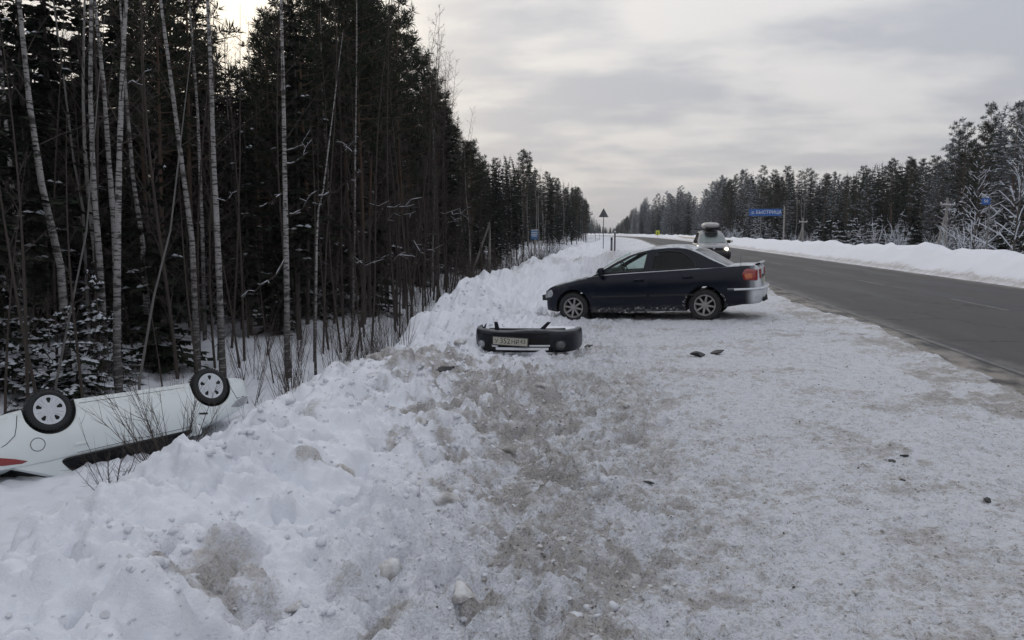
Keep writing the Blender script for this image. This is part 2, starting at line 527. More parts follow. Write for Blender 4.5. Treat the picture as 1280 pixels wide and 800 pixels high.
base = g.mix(g.math('MULTIPLY', g.math('MULTIPLY', grey, flat), 0.45), base, (0.31, 0.290, 0.265))
# dark crumbs and pebbles trodden into the surface
vor = g.n('ShaderNodeTexVoronoi', {'feature': 'F1'}, Vector=pos, Scale=17.0)
keep = g.ramp(g.noise(pos, 1.6, 4.0, 0.6), 0.52, 0.66)
speck = g.math('MULTIPLY', g.math('LESS_THAN', vor.outputs['Distance'], 0.16), keep)
speck = g.math('MULTIPLY', speck, g.math('MAXIMUM', flat, g.math('MULTIPLY', dirt, 1.0)))
base = g.mix(g.math('MULTIPLY', speck, 0.75), base, (0.07, 0.06, 0.05))
nf = g.noise(g.mapping(pos, (1.0, .75, 1.0), (5, 3, 0)), 34.0, 3.0, 0.6)
fleck = g.math('MULTIPLY', g.ramp(nf, 0.60, 0.68), g.ramp(g.math('ADD', na, g.math('MULTIPLY', dirt, .35)), .42, .70))
base = g.mix(g.math('MULTIPLY', g.math('MULTIPLY', fleck, g.math('MAXIMUM', flat, dirt)), 0.72), base, (0.13, 0.115, 0.10))
nf2 = g.noise(g.mapping(pos, (1.0, .8, 1.0), (1, 8, 0)), 78.0, 2.0, 0.6)
fl2 = g.math('MULTIPLY', g.ramp(nf2, 0.58, 0.66), g.ramp(g.math('ADD', nb, g.math('MULTIPLY', dirt, .25)), .45, .70))
base = g.mix(g.math('MULTIPLY', g.math('MULTIPLY', fl2, g.math('MAXIMUM', flat, dirt)), 0.65), base, (0.15, 0.135, 0.12))
fresh = g.math('MULTIPLY', g.ramp(g.noise(pos, 8.5, 5.0, 0.7), .50, .62), g.math('MAXIMUM', flat, dirt))
base = g.mix(g.math('MULTIPLY', fresh, 0.50), base, (0.76, 0.775, 0.82))
hgt = g.math('ADD', g.math('MULTIPLY', nb, 0.55), g.math('ADD', g.math('MULTIPLY', nc, 0.36), g.math('MULTIPLY', nd_, 0.14)))
amt = g.math('ADD', 0.35, g.math('MULTIPLY', g.math('MAXIMUM', flat, dirt), 0.65), clamp=True)
bp = g.n('ShaderNodeBump', None, Strength=amt, Distance=0.07, Height=hgt)
finish(g, pbr(g, base, 0.72, normal=bp.outputs[0]))

ground = link('snow_ground', grid_mesh('snow_ground', GX, GY, GZ, {'dirt': GD, 'trodden': flatm}, m_ground))
tag(ground, kind='structure')

# asphalt with salt-grey wheel tracks
m_road, g = new_mat('asphalt')
pos = g.n('ShaderNodeNewGeometry').outputs['Position']
sp = g.n('ShaderNodeSeparateXYZ', None, Vector=pos)
lon = g.mapping(pos, (1.0, 0.06, 1.0))
n1 = g.noise(lon, 1.6, 5.0, 0.6)
n2 = g.noise(pos, 0.35, 5.0, 0.6)
n3 = g.noise(pos, 60.0, 3.0, 0.7)
crk = g.n('ShaderNodeTexVoronoi', {'feature': 'DISTANCE_TO_EDGE'}, Vector=g.n('ShaderNodeVectorMath', {'operation': 'ADD'}, i0=pos, i1=g.noise(pos, 1.2, 4.0, 0.6, 1)).outputs[0], Scale=0.28)
wave = g.math('SINE', g.math('MULTIPLY', g.math('SUBTRACT', sp.outputs[0], 5.15), 2 * math.pi / 1.9))
wet = g.ramp(g.math('ADD', g.math('ADD', n1, g.math('MULTIPLY', n2, 0.5)), g.math('MULTIPLY', wave, 0.10)), 0.55, 0.95)
colr = g.mix(wet, (0.030, 0.030, 0.032), (0.082, 0.079, 0.077))
colr = g.mix(g.math('MULTIPLY', n3, 0.35), colr, (0.04, 0.04, 0.042))
colr = g.mix(g.math('MULTIPLY', g.math('SUBTRACT', 1.0, g.ramp(crk.outputs['Distance'], .004, .012)), .6), colr, (.015, .015, .015))
salt = g.ramp(g.noise(g.mapping(pos, (1.0, .25, 1.0)), 2.6, 6.0, .7), .52, .78)
colr = g.mix(g.math('MULTIPLY', salt, .30), colr, (.16, .155, .15))
edge = g.math('MULTIPLY', g.ramp(g.math('ABSOLUTE', g.math('SUBTRACT', sp.outputs[0], 8.1)), 2.9, 3.9), g.ramp(g.noise(g.mapping(pos, (1.0, .5, 1.0)), 2.2, 6.0, .7), 0.40, 0.60))
colr = g.mix(g.math('MULTIPLY', edge, 0.9), colr, (0.27, 0.245, 0.215))
bp = g.n('ShaderNodeBump', None, Strength=0.35, Distance=0.01, Height=n3)
finish(g, pbr(g, colr, g.math('MULTIPLY_ADD', wet, 0.25, 0.55), normal=bp.outputs[0], Specular_IOR_Level=.25))
rx = np.array([3.6, 4.3, 5.2, 6.2, 7.2, 8.1, 9.0, 10.0, 11.0, 11.7, 12.6])
ry = np.array(list(np.arange(-60, 60, 2.0)) + list(np.geomspace(60, 2500, 80)))
RX, RY = np.meshgrid(rx, ry)
road = link('road', grid_mesh('road', RX - bend(RY), RY, 0.0 - 0.012 * np.abs(RX - 8.1) / 4 + 0.012, {}, m_road))
tag(road, kind='structure')

m_line, g = new_mat('worn_road_paint')
pos = g.n('ShaderNodeNewGeometry').outputs['Position']
wn = g.ramp(g.math('ADD', g.noise(pos, 3.0, 5.0, 0.7), g.math('MULTIPLY', g.noise(pos, 40.0, 2.0), 0.3)), 0.50, 0.80)
finish(g, pbr(g, g.mix(wn, (0.125, 0.122, 0.12), (0.052, 0.051, 0.050)), 0.6))
mb = MB()
for y0 in np.arange(2, 150, 8.0):
    mb.add([(8.02, y0, .0165), (8.14, y0, .0165), (8.14, y0 + 3, .0165), (8.02, y0 + 3, .0165)], [(0, 1, 2, 3)])
tag(mb.build('road_centre_line', m_line), kind='structure')
mb = MB()
for xx in (4.62, 11.45):
    for y0 in np.arange(-20, 160, 10.0):
        z = 0.012 - 0.012 * abs(xx - 8.1) / 4 + .005
        mb.add([(xx, y0, z), (xx + .11, y0, z), (xx + .11, y0 + 10, z), (xx, y0 + 10, z)], [(0, 1, 2, 3)])
tag(mb.build('road_edge_line', m_line), kind='structure')
# ------------------------------------------------------------------ vehicle materials
def car_paint(name, col, rough, dust, dust_amt, grime, clear=0.6, spec=0.5, gtop=0.62):
    """painted metal with powder snow on what faces up and road grime low down"""
    m, g = new_mat(name)
    tc = g.n('ShaderNodeTexCoord').outputs['Object']
    nrm = g.n('ShaderNodeNewGeometry').outputs['Normal']
    upn = g.n('ShaderNodeSeparateXYZ', None, Vector=nrm).outputs[2]
    sp = g.n('ShaderNodeSeparateXYZ', None, Vector=tc)
    n1 = g.noise(tc, 5.0, 6.0, 0.65)
    n2 = g.noise(g.mapping(tc, (1.0, 1.0, 2.2)), 14.0, 5.0, 0.7)
    up_f = g.math('MULTIPLY', g.ramp(upn, 0.55, 0.98), g.ramp(n1, 0.25, 0.60))
    low = g.math('SUBTRACT', 1.0, g.ramp(sp.outputs[2], 0.16, gtop))
    gr = g.math('MULTIPLY', g.math('MULTIPLY', low, g.ramp(n2, 0.38, 0.66)), grime)
    c = g.mix(g.math('MULTIPLY', n1, 0.25), col, tuple(v * 0.8 for v in col))
    c = g.mix(gr, c, (0.22, 0.21, 0.20))
    on = g.n('ShaderNodeSeparateXYZ', None, Vector=g.n('ShaderNodeTexCoord').outputs['Normal'])
    rear = g.math('MULTIPLY', g.math('MULTIPLY', g.ramp(g.math('MULTIPLY', on.outputs[0], -1.0), .15, .60), g.math('SUBTRACT', 1.0, g.ramp(sp.outputs[0], -2.0, -1.9))), dust_amt)
    f = g.math('MAXIMUM', g.math('MULTIPLY', up_f, dust_amt), g.math('MULTIPLY', rear, g.ramp(n1, 0.20, 0.5)))
    c = g.mix(g.math('MULTIPLY', f, dust), c, (0.62, 0.64, 0.67))
    rg = g.math('ADD', rough, g.math('MULTIPLY', g.math('MAXIMUM', f, gr), 0.5), clamp=True)
    finish(g, pbr(g, c, rg, 0.0, Coat_Weight=clear, Coat_Roughness=0.12, Specular_IOR_Level=spec))
    return m
def glass(name, tint, trans, rough=0.05, frost=0.0):
    m, g = new_mat(name)
    tr = g.n('ShaderNodeBsdfTransparent', None, Color=(*tint, 1)).outputs[0]
    dk = pbr(g, tuple(v * 0.1 for v in tint), rough, 0.0)
    sh = g.n('ShaderNodeMixShader', None, i0=trans, i1=dk, i2=tr).outputs[0]
    if frost:
        tc = g.n('ShaderNodeTexCoord').outputs['Object']
        nz = g.ramp(g.noise(tc, 3.0, 6.0, 0.7), 0.30, 0.62)
        sh = g.n('ShaderNodeMixShader', None, i0=g.math('MULTIPLY', nz, frost), i1=sh, i2=pbr(g, (0.55, 0.57, 0.60), 0.8)).outputs[0]
    finish(g, sh)
    return m
m_navy = car_paint('navy_paint', (0.0050, 0.0068, 0.0155), 0.20, 0.95, 1.0, 0.75, 0.0, 0.28, 0.36)
m_bumperpaint = car_paint('bumper_paint', (0.0055, 0.007, 0.014), 0.32, 0.6, 0.4, 0.05, 0.0, 0.28)
m_white = car_paint('pale_paint', (0.71, 0.755, 0.75), 0.28, 0.3, 0.0, 0.40, 0.6, 0.5, 0.5)
m_suvpaint = car_paint('grey_paint', (0.20, 0.20, 0.205), 0.4, 0.8, 0.35, 0.5)
m_black = simple('black_plastic', (0.012, 0.012, 0.013), 0.55, var=0.2)
m_dark = simple('dark_cavity', (0.006, 0.006, 0.006), 0.9)
m_rubber = simple('tyre_rubber', (0.017, 0.017, 0.018), 0.8, var=0.3, scale=20)
m_seat = simple('seat_cloth', (0.020, 0.020, 0.023), 0.9, var=0.2)
m_glass = glass('clear_glass', (0.80, 0.90, 0.87), 0.86)
m_tint = glass('tinted_glass', (0.05, 0.06, 0.07), 0.55)
m_frost = glass('dusty_rear_glass', (0.3, 0.32, 0.35), 0.4, 0.15, 0.45)
m_alloy = simple('alloy', (0.42, 0.42, 0.43), 0.35, 0.85, var=0.15)
m_alloyd = simple('dirty_alloy', (0.30, 0.29, 0.28), 0.55, 0.5, var=0.35, scale=14)
m_cap = simple('wheel_cover', (0.55, 0.57, 0.60), 0.45, 0.15, var=0.12)
m_redl = simple('red_lens', (0.24, 0.014, 0.012), 0.2, Coat_Weight=0.8)
m_amber = simple('amber_lens', (0.42, 0.085, 0.012), 0.15, Coat_Weight=0.8)
m_lens = simple('clear_lens', (0.32, 0.33, 0.35), 0.12, Coat_Weight=0.8)
m_chrome = simple('bright_trim', (0.45, 0.46, 0.48), 0.3, 0.8)
m_seam = simple('panel_gap', (0.03, 0.035, 0.035), 0.9)
m_plate = simple('plate_white', (0.40, 0.39, 0.33), 0.5, var=0.15, scale=30)
m_ink = simple('black_ink', (0.012, 0.012, 0.012), 0.6)
m_packed = simple('packed_snow', (0.68, 0.69, 0.72), 0.8, var=0.12, scale=25)

def interp_s(tab, x):
    """smooth interpolation through (x, value) pairs"""
    xs_, vs_ = zip(*tab)
    n = len(xs_)
    if x <= xs_[0]:
        return vs_[0]
    if x >= xs_[-1]:
        return vs_[-1]
    i = max(k for k in range(n - 1) if xs_[k] <= x)
    sl = [(vs_[k + 1] - vs_[k]) / (xs_[k + 1] - xs_[k]) for k in range(n - 1)]
    def tan(k):
        if k == 0:
            return sl[0]
        if k == n - 1:
            return sl[-1]
        return 0.0 if sl[k - 1] * sl[k] <= 0 else 2 * sl[k - 1] * sl[k] / (sl[k - 1] + sl[k])
    h = xs_[i + 1] - xs_[i]
    t = (x - xs_[i]) / h
    return ((2 * t**3 - 3 * t**2 + 1) * vs_[i] + (t**3 - 2 * t**2 + t) * h * tan(i) + (-2 * t**3 + 3 * t**2) * vs_[i + 1] + (t**3 - t**2) * h * tan(i + 1))

PROF = [(0, .93), (.12, .965), (.3, .985), (.5, 1.0), (.68, .995), (.85, .968), (.95, .935), (1.0, .90)]

def text_mesh(txt, size, mat, name, parent, depth=0.0):
    """flat lettering, centred, in the XY plane"""
    cu = bpy.data.curves.new(name, 'FONT')
    cu.body = txt
    cu.size = size
    cu.align_x, cu.align_y = 'CENTER', 'CENTER'
    cu.extrude = depth
    cu.resolution_u = 3
    tmp = bpy.data.objects.new(name + '_curve', cu)
    C.objects.link(tmp)
    dg = bpy.context.evaluated_depsgraph_get()
    me = bpy.data.meshes.new_from_object(tmp.evaluated_get(dg))
    bpy.data.objects.remove(tmp)
    bpy.data.curves.remove(cu)
    me.materials.clear()
    me.materials.append(mat)
    return link(name, me, parent)

def round_poly(pts, r=0.05, n=4):
    out = []
    k = len(pts)
    for i in range(k):
        p0, p, p1 = Vector(pts[i - 1]), Vector(pts[i]), Vector(pts[(i + 1) % k])
        a = p + (p0 - p).normalized() * min(r, (p0 - p).length * .4)
        b = p + (p1 - p).normalized() * min(r, (p1 - p).length * .4)
        for j in range(n + 1):
            t = j / n
            out.append(tuple(a * (1 - t) ** 2 + p * 2 * t * (1 - t) + b * t * t))
    return out

def make_wheel(parent, loc, side, cfg):
    """wheel > tyre, rim, hub; side +1 faces +y"""
    w = empty('wheel')
    w.parent = parent
    w.location = loc
    r, tw, rr = cfg['r'], cfg['tw'], cfg['rim']
    h = tw / 2
    mb = MB()
    prof = [(rr - .01, -h * .7), (rr + .012, -h * .86), (rr + (r - rr) * .45, -h), (r - .035, -h * .95), (r - .010, -h * .80), (r, -h * .5), (r, -h * .06), (r - .008, 0), (r, h * .06),
            (r, h * .5), (r - .010, h * .80), (r - .035, h * .95), (rr + (r - rr) * .45, h), (rr + .012, h * .86), (rr - .01, h * .7)]
    mb.lathe(prof, 40)
    for j in range(40):                                     # tread blocks
        q = 2 * math.pi * j / 40
        for s in (-1, 1):
            mb.box((math.cos(q) * (r - .003), s * h * .52, math.sin(q) * (r - .003)), (.012, h * .72, .022), 0, Matrix.Rotation(-q, 3, 'Y'))
    mb.build('tyre', m_rubber, w, 35)
    mb = MB()
    o = side * h * .55
    if cfg['style'] == 'spoke':
        mb.lathe([(rr + .004, side * h * .88), (rr - .012, side * h * .90), (rr - .022, side * h * .75), (rr - .026, side * h * .2), (rr - .03, -side * h * .6)], 40)
        mb.lathe([(.001, o + side * .012), (.045, o + side * .012), (.055, o - side * .01), (.05, o - side * .05)], 20)
        ns = cfg['spokes']
        for j in range(ns):
            q = 2 * math.pi * (j + .25) / ns
            rot = Matrix.Rotation(-q, 3, 'Y')
            for (ra, rb, wa, wb) in ((.04, rr - .018, .020, .016),):
                pts = [Vector((ra, o + side * .006, -wa)), Vector((ra, o + side * .006, wa)), Vector((rb, side * h * .80, wb)), Vector((rb, side * h * .80, -wb)),
                       Vector((ra, o - side * .03, -wa)), Vector((ra, o - side * .03, wa)), Vector((rb, side * h * .55, wb)), Vector((rb, side * h * .55, -wb))]
                mb.add([rot @ p for p in pts], [(0, 1, 2, 3), (7, 6, 5, 4), (0, 3, 7, 4), (1, 5, 6, 2), (3, 2, 6, 7)])
    else:                                                   # dished cover with paired spokes and slots
        mb.lathe([(rr + .004, side * h * .90), (rr - .015, side * h * .93), (rr - .03, side * h * .84), (rr * .6, side * h * .80), (.07, side * h * .86), (.03, side * h * .92), (.001, side * h * .92)], 40)
        for j in range(5):
            q = 2 * math.pi * (j + .3) / 5
            for dq in (-.17, .17):
                rot = Matrix.Rotation(-(q + dq), 3, 'Y')
                mb.box(rot @ Vector((rr * .55, side * h * .83, 0)), (rr * .72, .016, .030), 0, rot)
    mb.build('rim', cfg['rim_mat'], w, 40)
    if cfg['style'] == 'spoke':
        mb = MB()
        mb.lathe([(.001, -side * h * .1), (rr - .03, -side * h * .1)], 24)      # dark brake behind the spokes
        mb.lathe([(.001, o - side * .03), (.11, o - side * .03), (.115, o - side * .045)], 24)
        mb.build('brake_disc', m_dark, w, 40)
    else:
        for j in range(5):
            q = 2 * math.pi * (j + .8) / 5
            rot = Matrix.Rotation(-q, 3, 'Y')
            mb = MB()
            pts = [(rr * .50, -.012), (rr * .78, -.034), (rr * .86, -.012), (rr * .86, .012), (rr * .78, .034), (rr * .50, .012)]
            pts = [(a_ + cfg.get('slot_shift', [0] * 5)[j], b_) for a_, b_ in pts]
            mb.add([rot @ Vector((a_, side * h * (.82 + .02), b_)) for a_, b_ in pts] + [rot @ Vector((a_, side * h * .70, b_)) for a_, b_ in pts],
                   [tuple(range(6)), tuple(reversed(range(6, 12)))] + [(i, (i + 1) % 6, 6 + (i + 1) % 6, 6 + i) for i in range(6)])
            mb.build('cover_slot', m_dark, w)
    return w

def build_car(cfg):
    root = empty(cfg['name'])
    tag(root, cfg['label'], cfg['cat'])
    P = cfg['paint']
    wb2, r, Ra = cfg['wb'] / 2, cfg['r'], cfg['Ra']
    belt = lambda x: interp_s(cfg['belt'], x)
    bot = lambda x: interp_s(cfg['bottom'], x)
    half = lambda x: interp_s(cfg['half'], x)
    crown = lambda x: interp_s(cfg['crown'], x)
    z0 = cfg.get('z0', .18)
    def side_y(x, z):
        t = (z - z0) / max(.05, belt(x) - z0)
        return half(x) * interp_s(PROF, min(1, max(0, t)))
    x0, x1 = cfg['x'][0], cfg['x'][1]
    gx0, gx1 = cfg['cabin'][-1][0], cfg['cabin'][0][0]
    xs_ = set(np.linspace(x0, x1, 46).tolist())
    for wx in (-wb2, wb2):
        for k in range(-14, 15):
            xs_.add(wx + Ra * math.sin(k / 14 * math.pi / 2))
        xs_.add(wx - Ra - .004); xs_.add(wx + Ra + .004)
    for e in (0.01, .03, .06, .1, .16):
        xs_.add(x0 + e); xs_.add(x1 - e)
    xs_ = sorted(xs_)
    NR = 11
    mb = MB()
    secs = []
    for x in xs_:
        zl = bot(x)
        inar = False
        for wx in (-wb2, wb2):
            d = Ra * Ra - (x - wx) ** 2
            if d >= -1e-9:
                zl = max(zl, r + math.sqrt(max(0, d)))
                inar = True
        b = belt(x)
        sec = [(0.0, zl), (side_y(x, zl) - .14, zl), (side_y(x, zl) - .02, zl + (0 if inar else .004))]
        for k in range(NR):
            z = zl + .012 + (b - zl - .012) * k / (NR - 1)
            sec.append((side_y(x, z), z))
        yb = side_y(x, b)
        cz = crown(x)
        sec += [(yb * .93, b + cz * .30), (yb * .66, b + cz * .75), (yb * .33, b + cz * .95), (0.0, b + cz)]
        secs.append(sec)
    n = len(secs[0])
    V, idx = [], {}
    for i, (x, sec) in enumerate(zip(xs_, secs)):
        for s in (1, -1):
            for k, (yy, z) in enumerate(sec):
                idx[i, s, k] = len(V)
                V.append((x, s * yy, z))
    F, Mi = [], []
    for i in range(len(xs_) - 1):
        xm = (xs_[i] + xs_[i + 1]) / 2
        for k in range(n - 1):
            mat = 2 if k < 2 else (1 if (k >= n - 4 and gx0 + .12 < xm < gx1 - .05) else 0)
            a, b_, c_, d_ = (idx[i, 1, k], idx[i + 1, 1, k], idx[i + 1, 1, k + 1], idx[i, 1, k + 1])
            F.append((a, b_, c_, d_)); Mi.append(mat)
            a, b_, c_, d_ = (idx[i, -1, k], idx[i, -1, k + 1], idx[i + 1, -1, k + 1], idx[i + 1, -1, k])
            F.append((a, b_, c_, d_)); Mi.append(mat)
    for i, fl in ((0, False), (len(xs_) - 1, True)):
        loop = [idx[i, 1, k] for k in range(n)] + [idx[i, -1, k] for k in range(n - 2, 0, -1)]
        F.append(tuple(loop if fl else reversed(loop))); Mi.append(cfg.get('nose_mat', 0) if fl else 0)
    mb.add(V, F); mb.m = Mi
    body = mb.build('body', [P, m_seat, m_dark], root, 32)
    # ---- cabin: side frames with window openings, and the roof sheet
    out = []
    cb = cfg['cabin']
    for a, b_ in zip(cb[:-1], cb[1:]):
        for j in range(5):
            t = j / 5
            out.append((a[0] + (b_[0] - a[0]) * t, a[1] + (b_[1] - a[1]) * t))
    out.append(cb[-1])
    for _ in range(2):                                     # soften the corners
        out = [out[0]] + [((out[i - 1][0] + 2 * out[i][0] + out[i + 1][0]) / 4, (out[i - 1][1] + 2 * out[i][1] + out[i + 1][1]) / 4) for i in range(1, len(out) - 1)] + [out[-1]]
    tum, yin = cfg['tumble'], cfg.get('inset', .012)
    def cab_y(x, z):
        b = belt(x)
        return side_y(x, b) - yin - tum * max(0.0, z - b) - .05 * max(0, (z - b) - .38)
    mb = MB()
    roofd = .030
    low = [(x, belt(x) - .03) for x in np.linspace(out[-1][0], out[0][0], 14)][1:-1]
    loop = [(x, z - roofd * min(1, max(0, (z - belt(x)) / .2))) for x, z in out] + low
    holes = [round_poly(w['poly'], .045) for w in cfg['windows']]
    polys = [[Vector((p[0], p[1], 0)) for p in loop]] + [[Vector((p[0], p[1], 0)) for p in h] for h in holes]
    tris = tessellate_polygon(polys)
    flatp = [p for q in polys for p in q]
    for s in (1, -1):
        vs = [(p.x, s * cab_y(p.x, p.y), p.y) for p in flatp]
        mb.add(vs, [t if s > 0 else tuple(reversed(t)) for t in tris], 0)
    cols = [-1, -.985, -.95, -.90, -.6, -.3, 0, .3, .6, .90, .95, .985, 1]
    ws, rw = cfg['ws'], cfg['rw']
    mg, mr = MB(), MB()
    grid = []
    for (x, z) in out:
        zz = z - roofd * min(1, max(0, (z - belt(x)) / .2))
        y = cab_y(x, zz)
        lift = (z - zz)
        grid.append([(x + (0.10 * (1 - abs(c) ** 2.2) if x > ws[0] else (-.10 * (1 - abs(c) ** 2.2) if x < rw[1] else 0)) * cfg.get('bow', 1.0),
                      c * y, zz + lift * (1 - abs(c) ** 6) + .035 * (1 - c * c) * min(1, max(0, (z - belt(x)) / .3))) for c in cols])
    for i in range(len(grid) - 1):
        xm = (out[i][0] + out[i + 1][0]) / 2
        for k in range(len(cols) - 1):
            inner = abs(cols[k] + cols[k + 1]) / 2 < .92
            q = [grid[i][k], grid[i][k + 1], grid[i + 1][k + 1], grid[i + 1][k]]
            tgt = mg if (inner and ws[0] < xm < ws[1]) else (mr if (inner and rw[0] < xm < rw[1]) else mb)
            tgt.add(q, [(0, 1, 2, 3)], 0)
    for t_ in (mb, mg, mr):                                # weld the loose quads
        key, remap, vv = {}, [], []
        for p in t_.v:
            kk = (round(p[0], 5), round(p[1], 5), round(p[2], 5))
            if kk not in key:
                key[kk] = len(vv); vv.append(p)
            remap.append(key[kk])
        t_.v, t_.f = vv, [tuple(remap[i] for i in f) for f in t_.f]
    mb.build('roof', [P], root, 38)
    mg.build('windscreen', cfg['ws_mat'], root, 60)
    mr.build('rear_window', cfg['rw_mat'], root, 60)
    for w, h in zip(cfg['windows'], holes):
        cx, cz = sum(p[0] for p in h) / len(h), sum(p[1] for p in h) / len(h)
        for s in (1, -1):
            mb = MB()
            pts = [(cx + (p[0] - cx) * 1.03, cz + (p[1] - cz) * 1.03) for p in h]
            vs = [(p[0], s * (cab_y(p[0], p[1]) - .009), p[1]) for p in pts]
            mb.add(vs, [tuple(range(len(vs))) if s > 0 else tuple(reversed(range(len(vs))))])
            pane = mb.build('side_window', w['mat'], root)
            fr = MB()                                      # rubber seal round the pane
            fr.tube([(p[0], s * (cab_y(p[0], p[1]) + .001), p[1]) for p in h] + [(h[0][0], s * (cab_y(h[0][0], h[0][1]) + .001), h[0][1])], cfg.get('seal', .007), 4, 0, False)
            fr.build('seal', m_black, pane)
    # bright strip along the belt line
    if cfg.get('belt_trim'):
        a, b_ = cfg['belt_trim']
        for s in (1, -1):
            mb = MB()
            mb.tube([(x, s * (cab_y(x, belt(x) + .006) + .006), belt(x) + .004) for x in np.linspace(a, b_, 20)], .008, 4)
            mb.build('belt_trim', cfg.get('trim_mat', m_packed), root)
    # ---- doors, proud of the body with a dark gap round each
    def patch(mb, s, xa, xb, zlo, zhi, off, nx=12, nz=10):
        b = len(mb.v)
        for i in range(nx + 1):
            x_ = lambda t: xa + (xb - xa) * i / nx
            for k in range(nz + 1):
                t = k / nz
                x = xa + (xb - xa) * i / nx
                z = zlo(x) + (zhi(x) - zlo(x)) * t
                edge = i in (0, nx) or k in (0, nz)
                mb.v.append((x, s * (side_y(x, z) + (off if not edge else off - .004)), z))
        for i in range(nx):
            for k in range(nz):
                q = (b + i * (nz + 1) + k, b + (i + 1) * (nz + 1) + k, b + (i + 1) * (nz + 1) + k + 1, b + i * (nz + 1) + k + 1)
                mb.f.append(q if s < 0 else tuple(reversed(q))); mb.m.append(0)
    for d in cfg['doors']:
        xa, xb = d['x']
        def arch_low(x, e=0.0):
            zl = bot(x) + .085
            for wx in (-wb2, wb2):
                dd = (Ra + .045) ** 2 - (x - wx) ** 2
                if dd > 0:
                    zl = max(zl, r + math.sqrt(dd))
            return zl - e
        for s in (1, -1):
            gap = MB()
            patch(gap, s, xa - .009, xb + .009, lambda x: arch_low(x, .009), lambda x: belt(x) - .012, .0032)
            door = MB()
            patch(door, s, xa, xb, arch_low, lambda x: belt(x) - .020, .0075)
            do = door.build('door', P, root, 40)
            gap.build('door_gap', cfg.get('gap_mat', m_seam), do)
            hx, hz = d['handle']
            hb = MB()
            hb.box((hx, s * (side_y(hx, hz) + .012), hz), (.20, .012, .055))
            hb.box((hx, s * (side_y(hx, hz) + .030), hz + .004), (.17, .014, .026))
            hb.build('handle', cfg.get('handle_mat', P), do)
            if d.get('strip'):
                sb = MB()
                zz = d['strip']
                sb.tube([(x, s * (side_y(x, zz) + .012), zz) for x in np.linspace(xa + .02, xb - .02, 8)], .017, 5)
                sb.build('rub_strip', m_black, do)
    # ---- mirrors
    mx, mz = cfg['mirror']
    for s in (1, -1):
        mb = MB()
        y = cab_y(mx, mz) + .03
        for k, (dx, ww, hh) in enumerate(((.06, .05, .05), (.03, .09, .075), (0, .10, .085), (-.035, .10, .085))):
            mb.add([(mx + dx, s * (y + .09 + sy * ww), mz + sz * hh) for sy, sz in ((-1, -.7), (-.7, -1), (.7, -1), (1, -.6), (1, .6), (.7, 1), (-.7, 1), (-1, .7))], [])
        for k in range(3):
            for j in range(8):
                mb.f.append((k * 8 + j, k * 8 + (j + 1) % 8, (k + 1) * 8 + (j + 1) % 8, (k + 1) * 8 + j)); mb.m.append(0)
        mb.f.append(tuple(range(8))); mb.f.append(tuple(range(24, 32))); mb.m += [0, 0]
        mb.box((mx, s * (y + .0), mz - .05), (.07, .10, .04))
        mb.build('wing_mirror', cfg.get('mirror_mat', P), root, 40)
    # ---- seats seen through the glass
    for sx in cfg['seats']:
        for s in (1, -1):
            mb = MB()
            b = belt(sx)
            y = s * .36
            prof = [(.20, b - .12), (.22, b + .02), (.20, b + .10), (.15, b + .14)]
            secs_ = [[(sx - .12 * (z - b) * 2 + dx, y + sy * w, z) for dx, sy in ((-.05, -1), (.05, -.9), (.05, .9), (-.05, 1))] for w, z in prof]
            for q in secs_:
                mb.add(q, [])
            for k in range(3):
                for j in range(4):
                    mb.f.append((k * 4 + j, k * 4 + (j + 1) % 4, (k + 1) * 4 + (j + 1) % 4, (k + 1) * 4 + j)); mb.m.append(0)
            mb.f.append((12, 13, 14, 15)); mb.m.append(0)
            hx_ = sx - .12 * .5
            mb.lathe([(.001, b + .13), (.09, b + .15), (.12, b + .21), (.11, b + .28), (.001, b + .31)], 12, 'z', (hx_, y, 0))
            mb.build('seat', m_seat, root, 50)
    if cfg.get('wheel_x'):
        mb = MB()
        wx_ = cfg['wheel_x']
        rot = Matrix.Rotation(R(-65), 3, 'Y')
        ring = [Vector((wx_, .36, belt(wx_) + .06)) + rot @ Vector((.19 * math.cos(q), .19 * math.sin(q), 0)) for q in np.linspace(0, 2 * math.pi, 25)]
        mb.tube(ring, .014, 6, 0, False)
        mb.build('steering_wheel', m_black, root, 60)
        mb = MB()
        mb.box((wx_ + .38, 0, belt(wx_) + .05), (.36, 1.30, .12), 0, None, .8)
        mb.build('dashboard', m_black, root)
    # ---- wheels
    for wx in (-wb2, wb2):
        for s in (1, -1):
            wc = dict(cfg['wheel'], r=r)
            make_wheel(root, (wx, s * (half(wx) - cfg['wheel']['tw'] / 2 - .015), r), s, wc)
    root_fn = dict(root=root, side_y=side_y, belt=belt, half=half, crown=crown, bot=bot, cab_y=cab_y, patch=patch)
    return root_fn
